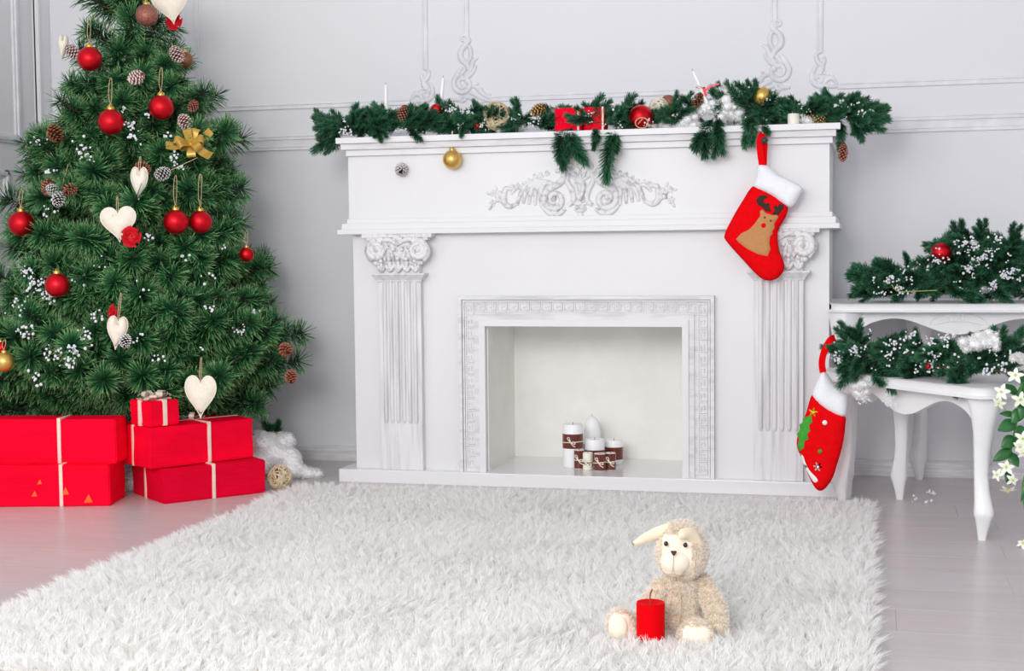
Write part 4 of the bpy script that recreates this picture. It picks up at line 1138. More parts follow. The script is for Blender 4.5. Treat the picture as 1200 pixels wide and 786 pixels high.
HANG = [make_sprig(l, 330 + i, 0.044, 4200, f) for i, (l, f) in enumerate(((0.15, 0), (0.12, 1), (0.17, 0), (0.13, 2)))]
def hang_at(g, px0, py0, px1, py1, y0, y1, kind=0):
    a, b = at(px0, py0, y0), at(px1, py1, y1); L = (0.15, 0.12, 0.17, 0.13)[kind]
    inv = chain(g).inverted()
    inst('sprig', HANG[kind], g, inv @ orient(a, b - a, random.Random(px0).uniform(0, 6), (b - a).length / (L * 1.02)))
M_COTTON = mat('cotton_snow', (0.93, 0.935, 0.95), 0.95, (0.88, 0.89, 0.92), 40, bump=0.7, bscale=90)
def cotton_lump(parent, c, r, rnd, n=18, flat=0.7):
    B_ = []; inv_ = chain(parent).inverted()
    for i in range(n):
        q = Vector(c) + Vector((rnd.gauss(0, r * .55), rnd.gauss(0, r * .35), rnd.gauss(0, r * .45 * flat))); k = r * rnd.uniform(.18, .42)
        B_.append((inv_ @ q, (k, k, k * .85)))
    o = remesh_blobs('cotton_tuft', B_, 0.0034, M_COTTON, parent, 2)
    fur_on(o, 1100, .009, 'fibres', M_PILE, 3, wdt=.0008)
rg = random.Random(77)
# --- mantel garland
mg = thing('garland', 'long pine garland with foam snow lying along the mantel', 'garland', (-0.95, 4.78, 1.20))
wp = [at(372, 172, 4.78), at(385, 158, 4.78), at(420, 150, 4.78)] + [at(px, py, 4.78) for px, py in ((480, 148), (560, 145), (640, 142), (720, 138), (800, 134), (880, 126), (940, 132), (990, 132), (1030, 138))]
MB().tube(spline(wp, 6), 0.004, 6).build('wire', M_TWIG, mg)
inv = chain(mg).inverted()
TOPS = [(365, 148), (400, 138), (430, 130), (480, 126), (515, 118), (560, 122), (600, 122), (640, 128), (700, 126), (760, 134), (800, 120), (850, 112), (880, 98), (915, 116), (960, 122), (1000, 118), (1040, 128)]
def topz(px): return float(np.interp(px, [a for a, _ in TOPS], [b for _, b in TOPS]))
N_S = 175
for i in range(N_S):
    px = 382 + (1026 - 382) * (i + rg.random()) / N_S
    y_ = rg.uniform(4.69, 4.86); edge = 162 - (px - 393) * 0.0294
    thin = 0.55 if 790 < px < 866 else 1.0
    if rg.random() > thin: continue
    py = edge - rg.uniform(0.0, 0.5) * max(8, (edge - topz(px)) - 12) - 5
    b = at(px, py, y_); b.z = max(b.z, 1.207)
    sgn = rg.choice((-1, 1)); d = Vector((sgn * rg.uniform(.3, 1), rg.uniform(-.55, .35), rg.uniform(-.03, .55)))
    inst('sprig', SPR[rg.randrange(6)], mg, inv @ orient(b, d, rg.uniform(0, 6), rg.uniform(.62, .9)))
for px0, py0, px1, py1, k in ((400, 150, 372, 172, 1), (398, 148, 376, 158, 3), (392, 158, 384, 178, 1), (404, 150, 374, 150, 0), (1000, 135, 1034, 126, 3), (1002, 138, 1036, 142, 1), (995, 145, 1030, 152, 3), (985, 142, 986, 170, 1),
                           (1000, 130, 1010, 160, 3), (880, 122, 876, 98, 3), (885, 120, 884, 100, 1), (516, 140, 514, 116, 1), (560, 140, 556, 120, 1), (690, 145, 712, 122, 3), (705, 145, 722, 130, 1), (608, 140, 600, 120, 3), (790, 130, 792, 110, 1), (985, 130, 1008, 118, 3), (440, 150, 428, 132, 3)):
    hang_at(mg, px0, py0, px1, py1, 4.72, 4.72, k)
for px0, py0, px1, py1, k in ((664, 150, 658, 194, 0), (666, 150, 680, 186, 1), (670, 148, 664, 182, 3), (698, 150, 698, 172, 1), (723, 150, 714, 207, 2), (722, 148, 726, 176, 0), (836, 138, 818, 172, 0), (840, 138, 836, 180, 2), (834, 140, 828, 178, 3), (843, 138, 842, 176, 0),
                           (876, 135, 872, 164, 3), (880, 135, 884, 164, 1), (893, 138, 897, 156, 1), (440, 150, 446, 164, 3), (545, 148, 540, 158, 1), (480, 150, 490, 162, 1)):
    hang_at(mg, px0, py0, px1, py1, 4.672, 4.638, k)
sn = MB()
for i in range(70):
    px = rg.uniform(395, 1030); edge = 162 - (px - 393) * 0.0294; py = edge - rg.uniform(3, max(12, edge - topz(px)))
    flecks(sn, at(px, py, rg.uniform(4.66, 4.74)), rg.randrange(2, 6), .0055, .0018, .0036, rg)
for px, py, n in ((530, 128, 24), (548, 132, 22), (565, 145, 18), (540, 145, 16), (630, 140, 12), (725, 130, 12), (985, 120, 14), (470, 150, 10), (405, 152, 14), (760, 145, 10), (1010, 135, 10)):
    flecks(sn, at(px, py, 4.68), n, .010, .0022, .0044, rg)
o = sn.build('snow_flecks', M_SNOW, mg); o['kind'] = 'stuff'
for px, py, r in ((797, 142, 13), (812, 140, 14), (785, 148, 9), (822, 128, 10), (846, 120, 14), (852, 132, 14), (858, 116, 10), (845, 108, 9), (862, 138, 9), (780, 143, 8), (945, 143, 8), (655, 133, 5), (590, 150, 6), (760, 150, 7), (610, 150, 6)):
    cotton_lump(mg, at(px, py, 4.73 if px < 900 else 4.70), r * .0031, rg)
# --- garland heaped on the console table
tg = thing('garland', 'pine garland with foam snow heaped on the taller white table', 'garland', (0.40, 4.85, UH))
inv = chain(tg).inverted()
UT = [(1010, 330), (1040, 312), (1070, 298), (1090, 290), (1120, 268), (1140, 262), (1170, 266), (1200, 272), (1250, 280)]
MB().tube(spline([at(1018, 338, 4.85), at(1060, 330, 4.85), at(1100, 312, 4.86), at(1150, 295, 4.88), at(1210, 300, 4.88)], 6), 0.004, 6).build('wire', M_TWIG, tg)
for i in range(88):
    px = rg.uniform(1024, 1235); top = float(np.interp(px, [a for a, _ in UT], [b for _, b in UT])) + 16
    b = at(px, rg.uniform(min(top, 342), 345), rg.uniform(4.70, 4.92)); b.z = max(b.z, UH + 0.012)
    d = Vector((rg.choice((-1, -1, 1)) * rg.uniform(.3, 1), rg.uniform(-.6, .25), rg.uniform(-.05, .6)))
    if b.z > UH + .06: d.z -= 0.25
    inst('sprig', SPR[rg.randrange(6)], tg, inv @ orient(b, d, rg.uniform(0, 6), rg.uniform(.65, .9)))
for a in ((1135, 290, 1128, 262, 4.76, 4.74, 3), (1150, 285, 1148, 262, 4.76, 4.74, 3), (1100, 312, 1112, 278, 4.78, 4.76, 1), (1065, 318, 1062, 299, 4.76, 4.74, 1), (1040, 330, 1016, 326, 4.74, 4.72, 3), (1130, 335, 1150, 349, 4.70, 4.64, 3), (1110, 332, 1140, 348, 4.70, 4.64, 0), (1185, 290, 1196, 268, 4.78, 4.76, 3), (1160, 330, 1178, 350, 4.70, 4.64, 1)):
    hang_at(tg, *a[:4], a[4], a[5], a[6])
sn = MB()
for i in range(34):
    px = rg.uniform(1018, 1215); top = float(np.interp(px, [a for a, _ in UT], [b for _, b in UT]))
    flecks(sn, at(px, rg.uniform(top + 4, 345), 4.66), rg.randrange(2, 7), .006, .0018, .0038, rg)
for px, py, n in ((1145, 305, 34), (1135, 315, 26), (1155, 300, 20), (1178, 322, 30), (1188, 318, 16), (1165, 335, 20), (1128, 284, 20), (1098, 306, 18), (1050, 340, 18), (1166, 280, 14), (1045, 328, 14), (1145, 290, 10)):
    flecks(sn, at(px, py, 4.66), n, .010, .0022, .0044, rg)
o = sn.build('snow_flecks', M_SNOW, tg); o['kind'] = 'stuff'
MB().tube(spline([at(1045, 333, 4.65), at(1052, 341, 4.65), at(1075, 341, 4.65), at(1098, 340, 4.65)], 5), 0.0016, 6).build('bare_stalk', mat('pale_green_stalk', (0.28, 0.36, 0.10), 0.6), tg)
# --- garland on the low table
lg = thing('garland', 'snowy pine garland draped over the low askew table', 'garland', (0.10, 4.25, LH))
inv = chain(lg).inverted()
def ly(px): return float(np.interp(px, (985, 1195), (4.42, 4.05)))
MB().tube(spline([at(px, py, ly(px)) for px, py in ((990, 420), (1020, 418), (1060, 425), (1110, 430), (1150, 432), (1185, 436))], 6), 0.004, 6).build('wire', M_TWIG, lg)
for i in range(78):
    px = rg.uniform(996, 1180); topy = float(np.interp(px, (985, 1005, 1040, 1080, 1120, 1150, 1175, 1195), (410, 386, 400, 396, 394, 406, 396, 420)))
    b = at(px, rg.uniform(topy + 14, 436), ly(px) + rg.uniform(-.03, .09)); b.z = max(b.z, LH + 0.012)
    d = Vector((rg.choice((-1, 1)) * rg.uniform(.3, 1), rg.uniform(-.5, .4), rg.uniform(-.1, .5)))
    inst('sprig', SPR[rg.randrange(6)], lg, inv @ orient(b, d, rg.uniform(0, 6), rg.uniform(.5, .72)))
for a in ((1002, 415, 986, 448, 1), (1000, 410, 984, 432, 3), (1022, 428, 1044, 456, 3), (1015, 415, 1000, 436, 1), (1124, 430, 1120, 460, 3), (1128, 425, 1126, 455, 1), (1116, 430, 1112, 448, 3), (1010, 400, 988, 380, 3), (1004, 402, 1006, 378, 1), (1172, 420, 1176, 388, 3), (1175, 425, 1190, 400, 1), (1170, 425, 1186, 420, 3), (1078, 410, 1074, 388, 1), (1000, 412, 976, 402, 0)):
    q = ly(a[0]) - (0.045 if a[3] > a[1] else 0.0)
    hang_at(lg, *a[:4], q, q - (0.045 if a[3] > a[1] + 15 else 0), a[4])
sn = MB()
for i in range(38):
    px = rg.uniform(975, 1190); flecks(sn, at(px, rg.uniform(392, 440), ly(px) - .06), rg.randrange(2, 6), .007, .0018, .0040, rg)
for px, py, n in ((1003, 410, 22), (985, 420, 20), (1040, 415, 14), (1048, 405, 14), (1093, 416, 16), (1150, 398, 40), (1140, 405, 30), (1160, 402, 20), (1110, 395, 20), (1160, 435, 16), (1175, 430, 10), (1090, 425, 10), (1010, 450, 22), (1008, 462, 24), (1012, 470, 14), (1043, 462, 16), (1044, 472, 12), (975, 418, 12), (1070, 392, 12), (992, 450, 10)):
    flecks(sn, at(px, py, ly(px) - .06), n, .009, .0020, .0042, rg)
o = sn.build('snow_flecks', M_SNOW, lg); o['kind'] = 'stuff'
for px, py, r in ((1148, 399, 12), (1138, 402, 9), (1160, 400, 9), (1008, 448, 11), (1009, 460, 8), (1195, 420, 6)): cotton_lump(lg, at(px, py, ly(px) - .055), r * .0027, rg)
p = at(1088, 429, ly(1088) - .07); o = MB().ball((0, 0, 0), .0075, 14, 10).build('berry', M_BALL, local=True); o.location = p; tag(o, 'tiny red berry in the low table garland', 'berry')

# ------------------------------------------------------------------ things among the mantel garland
p = at(530, 187, 4.668); hang_ball('matt gold ball hanging before the mantel at its left', p, rpx(p, 11.2), M_GOLD, 0.055, twm=mat('clear_thread', (0.85, 0.80, 0.70), 0.5), wdt=0.004)
p = at(470.5, 199, 4.680); o = cone('frosted white cone hanging on the mantel frieze', 'white', p, rpx(p, 8.4), (1.9, 0.3, 0.4), 0); 
mb = MB(); q = at(470, 164, 4.650); mb.tube([(p.x, p.y, p.z + .015), (q.x, q.y, q.z)], 0.0004, 4); th = mb.build('thread', M_LINEN, o)
p = at(751, 137, 4.70); p.z = max(p.z, 1.2 + rpx(p, 14.2)); b = hang_ball('shiny red ball with coiled twine on the mantel', p, rpx(p, 14.2), M_BALL, 0, tip=-1.4)
mb = MB(); q = at(752, 144, 4.655)
mb.tube([q + Vector((0.021 * math.cos(a), -0.002 * math.sin(a * 3), 0.017 * math.sin(a))) for a in [2 * PI * i / 20 for i in range(21)]], 0.0018, 5, cap=False)
mb.tube(spline([q + Vector((.004, -.002, .014)), q + Vector((-.012, -.003, -.004))], 4), 0.0016, 5); mb.tube(spline([q + Vector((.02, 0, -.004)), q + Vector((.035, 0, -.010)), q + Vector((.05, 0.0, -.006))], 4), 0.0016, 5)
mb.build('twine', M_TWINE, b)
p = at(894, 113, 4.72); hang_ball('gold ball half buried in the garland above the stocking', p, rpx(p, 11), M_GOLD, 0, tip=2.4)
p = at(783, 120, 4.80); hang_ball('brown ball behind the wicker ball on the mantel', p, rpx(p, 9), M_COPPER, 0, tip=-1.7)
for px, py, r in ((511, 128, 6.5), (560, 147, 4.5)):
    p = at(px, py, 4.69); o = MB().ball((0, 0, 0), rpx(p, r), 16, 10).build('berry', M_BALL, local=True); o.location = p
    tag(o, 'shiny red berry low in the mantel garland beside the wicker ball' if px > 530 else 'larger red berry by the tilted thin candle on the mantel', 'berry')
def wicker(label, p, r, m, seed, n=34):
    rn = random.Random(seed); mb = MB()
    for i in range(n):
        ax = Vector((rn.gauss(0, 1), rn.gauss(0, 1), rn.gauss(0, 1))).normalized(); u = ax.orthogonal().normalized(); v = ax.cross(u); off = rn.uniform(-.45, .45) * r; rr_ = math.sqrt(max(0, r * r - off * off)) * rn.uniform(.97, 1.01); ph = rn.uniform(0, 6)
        mb.tube([ax * (off + .07 * r * math.sin(3 * a + ph)) + u * (rr_ * math.cos(a)) + v * (rr_ * math.sin(a)) for a in [2 * PI * k / 26 for k in range(27)]], r * 0.040, 5, cap=False)
    o = mb.build('wicker_ball', m, local=True); o.location = p; return tag(o, label, 'wicker ball', 'wicker balls')
M_WICK1 = mat('cream_wicker', (0.78, 0.67, 0.46), 0.7, (0.52, 0.40, 0.22), 60)
M_WICK2 = mat('white_wicker', (0.85, 0.78, 0.66), 0.7, (0.76, 0.67, 0.52), 60)
p = at(581, 136, 4.72); wicker('large cream wicker ball on the left half of the mantel', p, rpx(p, 16.5), M_WICK1, 2)
p = at(772, 126, 4.77); wicker('pale wicker ball beside the red ball on the mantel', p, rpx(p, 11.5), M_WICK2, 3)
p = atz(328, 573, 0); r = rpx(p, 14); p.z = r; wicker('cream wicker ball on the floor at the rug corner', p, r, M_WICK1, 5)
GM = 'cones on the mantel'
for label, kind, px, py, r, y_, rot, st_ in (('open orange brown cone near the left thin candle', 'red', 473, 131, 7.5, 4.71, (.3, .4, 0), 1.2), ('gold cone lying between wicker ball and red box', 'gold', 632, 128, 8, 4.74, (1.2, .3, .9), 1.4),
                         ('dark brown cone under the red bow on the mantel', 'brown', 819, 116, 7.5, 4.71, (.5, .2, 1), 1.2), ('golden cone lying beside the short cream candle', 'gold', 957, 139.5, 7, 4.70, (1.57, 0, 1.4), 1.75),
                         ('rusty cone hanging under the right mantel end', 'red', 988, 177, 6.8, 4.70, (.2, .1, 0), 1.5)):
    p = at(px, py, y_); cone(label, kind, p, rpx(p, r), rot, 0, GM, st_)
# red boxes half hidden in the garland
def small_box(label, px0, py0, px1, py1, y_, rz, d_, m):
    a = at(px0, py1, y_); b = at(px1, py0, y_); g = thing('gift_box', label, 'gift', ((a.x + b.x) / 2, y_ + d_ / 2, 1.2), rz, 'red boxes on the mantel')
    w_ = b.x - a.x; h_ = b.z - 1.2
    MB().box(-w_ / 2, w_ / 2, -d_ / 2, d_ / 2, 0.001, h_, bev=.003).build('wrapping', m, g, local=True)
    MB().box(w_ * .38, w_ * .38 + .006, -d_ / 2 - .001, d_ / 2 + .001, 0.001, h_ + .001).build('ribbon', M_RIB, g, local=True)
small_box('left red box half hidden in the mantel garland', 650, 126, 680, 156, 4.678, 0.0, .08, M_RED[0])
small_box('right red box behind the garland on the mantel', 684, 125, 708, 150, 4.70, 0.0, .07, M_RED[1])
# thin candles
M_WHWAX = mat('white_wax', (0.90, 0.90, 0.91), 0.4, (0.88, 0.88, 0.90), 10, sss=0.1)
M_CREAMWAX = mat('cream_wax', (0.86, 0.83, 0.72), 0.4, (0.82, 0.78, 0.66), 10, sss=0.1)
def taper(label, px0, py0, px1, py1, y_, r):
    a, b = at(px0, py0, y_), at(px1, py1, y_); d = b - a; g = thing('taper_candle', label, 'candle', a, 0, 'thin white candles on the mantel')
    pts = [a + d * u for u in (0, .3, .8, .97, 1.0)]
    MB().tube(pts, [r * 1.15, r * 1.1, r * .95, r * .75, r * .3], 14).build('wax', M_WHWAX, g)
    MB().tube([b, b + d.normalized() * .007], .0008, 5).build('wick', M_WICK, g); return g
taper('left thin white candle upright in the mantel garland', 453, 148, 452, 99, 4.76, .0068)
taper('thin white candle tilting right, beside the red berry', 514, 146, 519.5, 91, 4.74, .0068)
tc_ = taper('thin white candle leaning left with a red bow', 832, 128, 812, 83, 4.71, .0062)
rb = MB(); c = at(825, 104, 4.69); bow(rb, (0, 0, 0), .026, n=2, rot=.2, lift=.5, width=.010, tails=0)
rb.add([Vector((.004, -.002, 0)), Vector((.006, -.002, -.010)), Vector((.030, -.004, .008)), Vector((.028, -.004, .013))], [(0, 1, 2, 3)]); rb.add([Vector((.030, -.004, .008)), Vector((.028, -.004, .013)), Vector((.048, -.004, .016)), Vector((.05, -.004, .011))], [(0, 1, 2, 3)])
rb.add([Vector((-.004, -.003, 0)), Vector((.004, -.003, 0)), Vector((.012, -.006, -.024)), Vector((.003, -.006, -.026))], [(0, 1, 2, 3)])
o = rb.build('bow', mat('red_satin', (.78, .01, .03), .35), None); o.location = c; o.parent = tc_; o.location = chain(tc_).inverted() @ c
p = at(930, 147, 4.69); rr_ = rpx(p, 7); g = thing('pillar_candle', 'short cream pillar candle at the right of the mantel', 'candle', (p.x, p.y, 1.199))
hh_ = at(930, 133, 4.69).z - 1.2
MB().lathe([(rr_, 0), (rr_, hh_ - .002), (rr_ * .93, hh_), (rr_ * .4, hh_ - .002)], 24).build('wax', M_CREAMWAX, g, local=True)
MB().tube([(-.003, 0, hh_ - .004), (-.004, 0, hh_ + .006)], .0009, 5).build('wick', M_LINEN, g, local=True)
# red ball on the console table garland
p = at(1103, 296, 4.72); o = hang_ball('red ball half sunk in the garland on the taller table', p, rpx(p, 12), M_BALL, 0, tip=-2.2)

# ------------------------------------------------------------------ candles in the fireplace
M_BRN = mat('brown_satin_ribbon', (0.155, 0.022, 0.010), 0.28, (0.10, 0.014, 0.007), 30, stretch=(6, 6, 1), sheen=0.2)
M_RAF = mat('cream_raffia', (0.88, 0.80, 0.66), 0.8)
def deco_candle(label, px, pyb, r_px, h_px, y_, band, wax, dome=False, tie=True, y_at=None):
    p = at(px, pyb, y_); kk = rpx(p, 1); r = r_px * kk; h = h_px * kk
    g = thing('pillar_candle', label, 'candle', (p.x, p.y, 0.0455), math.radians(-8), 'candles in the fireplace')
    prof = [(r * .97, 0), (r, .002), (r, h - .004), (r * .95, h), (r * .6, h - .002), (.001, h - .003)]
    if dome: prof = [(r * .97, 0), (r, .002), (r, h * .62), (r * .93, h * .78), (r * .72, h * .91), (r * .4, h * .98), (.001, h)]
    MB().lathe(prof, 28).build('wax', wax, g, local=True, angle=60)
    MB().tube([(0, 0, h - .005), (.001, 0, h + .006)], .0009, 5).build('wick', M_WICK, g, local=True)
    b0, b1 = band; bz0, bz1 = h * b0, h * b1
    MB().lathe([(r + .0002, bz0), (r + .0012, bz0 + .0006), (r + .0012, bz1 - .0006), (r + .0002, bz1)], 28).build('ribbon', M_BRN, g, local=True)
    if tie:
        zt = (bz0 + bz1) / 2 - h * .02; mb = MB()
        mb.tube([((r + .002) * math.cos(a), (r + .002) * math.sin(a), zt + .002 * math.cos(a)) for a in [2 * PI * i / 24 for i in range(25)]], .0015, 5, cap=False)
        f = Vector((.15 * r, -r - .003, zt)); q = min(r * .9, .016)
        for pts in ([(0, 0, 0), (-q * .7, -.003, q * .9), (-q * .2, -.004, q * 1.1), (0, 0, 0)], [(0, 0, 0), (q * .9, -.002, q * .2), (q, -.002, -q * .3), (0, 0, 0)], [(0, 0, 0), (q * .6, -.003, -q * .6), (q * 1.1, 0, -q * .9)], [(0, 0, 0), (-q * .3, -.003, q * .6)]):
            mb.tube(spline([f + Vector(v) for v in pts], 4), .0015, 5)
        mb.build('raffia_tie', M_RAF, g, local=True)
    return g
deco_candle('tall flat white candle with brown ribbon, leftmost in the fireplace', 671.5, 549, 11.8, 50, 4.86, (.44, .78), M_WHWAX)
deco_candle('tallest candle, round topped and white, at the back of the fireplace', 694, 541, 10, 54, 4.98, (.20, .40), M_WHWAX, True, False)
deco_candle('broad white candle with brown ribbon in the middle of the group', 697, 549, 11.8, 32, 4.88, (.2, .62), M_WHWAX, False, False)
deco_candle('broad candle with brown ribbon, rightmost at the back', 719.5, 544, 10.5, 28, 4.95, (.2, .72), M_WHWAX, False, False)
deco_candle('little brown wrapped candle at the left of the front row', 679, 551, 5.8, 22, 4.82, (.02, .97), M_CREAMWAX)
deco_candle('little cream candle with thin brown ribbon in the front row', 689, 552, 6.0, 20, 4.80, (.28, .45), M_CREAMWAX)
deco_candle('little brown wrapped candle, third in the front row', 703, 552, 6.8, 20, 4.79, (.02, .97), M_CREAMWAX)
deco_candle('little brown wrapped candle, rightmost of the front row', 715.5, 551, 6.0, 20, 4.81, (.02, .97), M_CREAMWAX)

# ------------------------------------------------------------------ stockings
M_FELT = mat('red_felt', (0.82, 0.003, 0.006), 0.95, (0.74, 0.003, 0.006), 60, spec=0.05, bump=0.25, bscale=300)
M_PLUSHW = mat('white_plush_cuff', (0.90, 0.91, 0.95), 0.95, (0.85, 0.86, 0.91), 50, sheen=0.4, bump=0.4, bscale=350)
M_TAN = mat('tan_felt', (0.55, 0.26, 0.10), 0.92, (0.50, 0.23, 0.085), 80, bump=0.2, bscale=300)
M_DKBR = mat('dark_brown_felt', (0.045, 0.018, 0.012), 0.92)
M_GRN = mat('green_felt', (0.05, 0.36, 0.03), 0.9, (0.04, 0.30, 0.025), 60)
M_YEL = mat('yellow_felt', (0.90, 0.62, 0.02), 0.9)
M_BLK = mat('black_bead', (0.01, 0.01, 0.01), 0.3)
M_WHF = mat('white_felt', (0.88, 0.86, 0.86), 0.9)
class Sock:
    def __init__(s, label, px0, py0, y_, crop):
        s.y = y_; s.c = crop; s.k = rpx(at(px0, py0, y_), 1.0); s.o = at(px0, py0, y_); s.px, s.py = px0, py0
        s.t = thing('christmas_stocking', label, 'stocking', s.o)
    def uv(s, q):
        x = s.c[0] + q[0] / s.c[2]; y = s.c[1] + q[1] / s.c[2]; p = at(x, y, s.y); return (p.x - s.o.x, p.z - s.o.z)
    def puff(s, name, pts, m, th_, soft, step=0.006, lift=0.0, sm=True, parent=None, back=1.0, flat=False, on=None):
        ol = [s.uv(q) for q in pts]
        if sm: ol = [tuple(v) for v in closed_spline(ol, 4)]
        vs, fs = pillow(ol, th_, soft, step, flat, back=back)
        mb = MB(); mb.add([(a, b - (lift if on is None else s.height(a, c) + .0006), c) for a, b, c in vs], fs)
        if name == 'leg': s.leg = (ol, th_, soft)
        return mb.build(name, m, parent or s.t, local=True, angle=80)
    def height(s, a, c):
        ol, th_, soft = s.leg
        if not inside((a, c), ol): return 0.0
        q = min(1.0, edge_dist((a, c), ol) / soft); return th_ * math.sqrt(max(0.0, 1 - (1 - q) ** 2))
S1 = Sock('red felt stocking with a reindeer patch hanging from the mantel', 890, 155, 4.628, (840, 150, 4.136))
leg1 = S1.puff('leg', [(182, 278), (260, 318), (342, 372), (332, 435), (296, 500), (302, 590), (325, 650), (322, 695), (290, 730), (240, 738), (195, 712), (120, 632), (46, 548), (38, 515), (68, 450), (120, 360)], M_FELT, .022, .05, .007)
S1.puff('cuff', [(197, 182), (238, 178), (305, 228), (410, 283), (400, 330), (352, 386), (262, 326), (180, 288), (192, 235)], M_PLUSHW, .026, .03, .006)
S1.puff('reindeer_patch', [(212, 402), (225, 396), (238, 412), (275, 424), (292, 420), (300, 432), (290, 448), (280, 462), (282, 485), (270, 500), (272, 512), (260, 525), (256, 560), (262, 585), (248, 620), (200, 610), (150, 585), (110, 555), (96, 538), (120, 512), (160, 492), (182, 470), (200, 445), (214, 425)], M_TAN, .0035, .004, .006, .0205, False, leg1, flat=True, on=1)
for pts in ([(238, 402), (222, 384), (200, 372), (193, 348), (208, 328), (240, 325), (250, 338), (232, 345), (230, 358), (240, 368), (252, 360), (260, 372), (258, 385), (268, 408)],
            [(272, 420), (282, 398), (278, 380), (290, 372), (296, 385), (304, 366), (316, 372), (330, 364), (326, 388), (312, 408), (300, 424)]):
    S1.puff('antler', pts, M_DKBR, .003, .003, .005, .0205, False, leg1, flat=True, on=1)
def dot(S, name, q, r, m, lift, parent):
    u, v = S.uv(q); lift = S.height(u, v) + .002 + (.003 if S is S1 else 0); MB().ball((u, -lift, v), (r, r * .5, r), 12, 8).build(name, m, parent, local=True)
dot(S1, 'eye', (235, 434), .0032, M_BLK, .0245, leg1); dot(S1, 'eye', (264, 450), .0032, M_BLK, .0245, leg1); dot(S1, 'nose', (229, 472), .0075, M_FELT, .0245, leg1)
def strap(S, pts, wd, m, th_=.004):
    P = spline([(S.uv(q)[0], -d, S.uv(q)[1]) for q, d in pts], 5); mb = MB(); rings = []
    for i, p in enumerate(P):
        t_ = (P[min(i + 1, len(P) - 1)] - P[max(i - 1, 0)]).normalized(); sd = Vector((t_.z, 0, -t_.x)).normalized() if abs(t_.x) + abs(t_.z) > 1e-6 else Vector((1, 0, 0)); n_ = Vector((0, 1, 0))
        rings.append([p - sd * wd / 2 - n_ * th_ / 2, p + sd * wd / 2 - n_ * th_ / 2, p + sd * wd / 2 + n_ * th_ / 2, p - sd * wd / 2 + n_ * th_ / 2])
    mb.loft(rings); return mb.build('hanging_loop', m, S.t, local=True)
lp = strap(S1, [((222, 185), .006), ((215, 140), .010), ((210, 90), .011), ((212, 55), .010), ((218, 35), .004), ((224, 28), -.008)], .021, M_FELT)
strap(S1, [((228, 185), -.004), ((230, 130), -.004), ((232, 80), -.004), ((228, 45), -.005), ((224, 28), -.010)], .018, M_FELT)
u, v = S1.uv((233, 62)); mb = MB(); mb.ball((u, -.018, v), .010, 14, 10)
for i in range(5): mb.ball((u + .008 * math.cos(i * 1.3), -.022, v + .008 * math.sin(i * 1.3)), .0045, 8, 6)
mb.build('bell', mat('dark_bell', (.05, .06, .06), .35, metal=.5), S1.t, local=True)
S2 = Sock('red felt stocking with a green fir patch hanging beside the tables', 970, 400, 4.40, (920, 370, 3.417))
leg2 = S2.puff('leg', [(112, 312), (160, 362), (236, 398), (241, 440), (230, 520), (207, 600), (190, 650), (162, 690), (140, 700), (120, 688), (96, 645), (75, 592), (55, 545), (46, 512), (55, 462), (82, 395)], M_FELT, .020, .04, .007)
S2.puff('cuff', [(150, 222), (172, 236), (200, 280), (232, 305), (252, 322), (238, 404), (160, 372), (110, 322), (128, 262)], M_PLUSHW, .024, .03, .006)
S2.puff('fir_patch', [(106, 396), (110, 422), (96, 436), (102, 456), (90, 470), (95, 490), (80, 497), (76, 526), (60, 540), (48, 520), (58, 492), (46, 472), (62, 452), (56, 436), (72, 425), (70, 410), (88, 402)], M_GRN, .003, .003, .005, .017, False, leg2, flat=True, on=1)
star = [(113 + (20 if i % 2 == 0 else 8.5) * math.sin(i * PI / 5 + .2), 383 - (20 if i % 2 == 0 else 8.5) * math.cos(i * PI / 5 + .2)) for i in range(10)]
S2.puff('star_patch', star, M_YEL, .003, .003, .005, .016, False, leg2, flat=True, on=1)
dot(S2, 'dot_patch', (160, 424), .0075, M_WHF, .019, leg2); dot(S2, 'dot_patch', (141, 538), .0065, M_GRN, .020, leg2)
fk = []
for i in range(24):
    a = i * PI / 12; r = 18 if i % 4 in (0, 1) else 8; fk.append((132 + r * math.cos(a), 600 + r * math.sin(a)))
S2.puff('snowflake_patch', fk, M_WHF, .003, .003, .005, .018, False, leg2, flat=True, on=1)
S2.puff('wave_trim', [(60, 548), (74, 560), (82, 585), (98, 615), (122, 640), (132, 656), (118, 664), (104, 648), (92, 628), (76, 598), (66, 572)], M_WHF, .003, .003, .005, .010, True, leg2, flat=True, on=1)
strap(S2, [((152, 226), .004), ((148, 185), .010), ((158, 140), .012), ((180, 98), .006), ((200, 88), -.008)], .020, M_FELT)

# ------------------------------------------------------------------ cotton snow under the tree, loose tufts
def cotton_bank(name, label, pts, cat='cotton snow'):
    B_ = [(Vector(p), (r, r * .9, r * .75)) for p, r in pts]; rn = random.Random(len(pts))
    mb = MB()
    for p, r in pts:
        for i in range(26):
            a = rn.uniform(0, 2 * PI); ph = math.acos(rn.uniform(-.1, 1)); d = Vector((math.sin(ph) * math.cos(a), math.sin(ph) * math.sin(a), math.cos(ph) * .8)); k = r * rn.uniform(.16, .34)
            q = Vector(p) + d * r * .82; q.z = max(q.z, k * .5 + .001); B_.append((q, k))
    o = remesh_blobs(name, B_, 0.0060, M_COTTON, None, 2); tag(o, label, cat, None)
    fur_on(o, 9000, .010, 'fibres', M_PILE, 3, wdt=.0009)
    zmin = min(v.co.z for v in o.data.vertices); o.location.z = -zmin + .0005
    return o
cotton_bank('cotton_snow', 'bank of white cotton snow on the floor right of the gifts', [(at(px, py, y_), r) for px, py, y_, r in ((306, 522, 4.66, .055), (300, 545, 4.62, .05), (322, 535, 4.68, .050), (338, 540, 4.70, .045), (345, 552, 4.68, .035), (360, 556, 4.70, .026), (372, 557, 4.71, .018), (290, 540, 4.64, .05), (332, 520, 4.74, .04))])
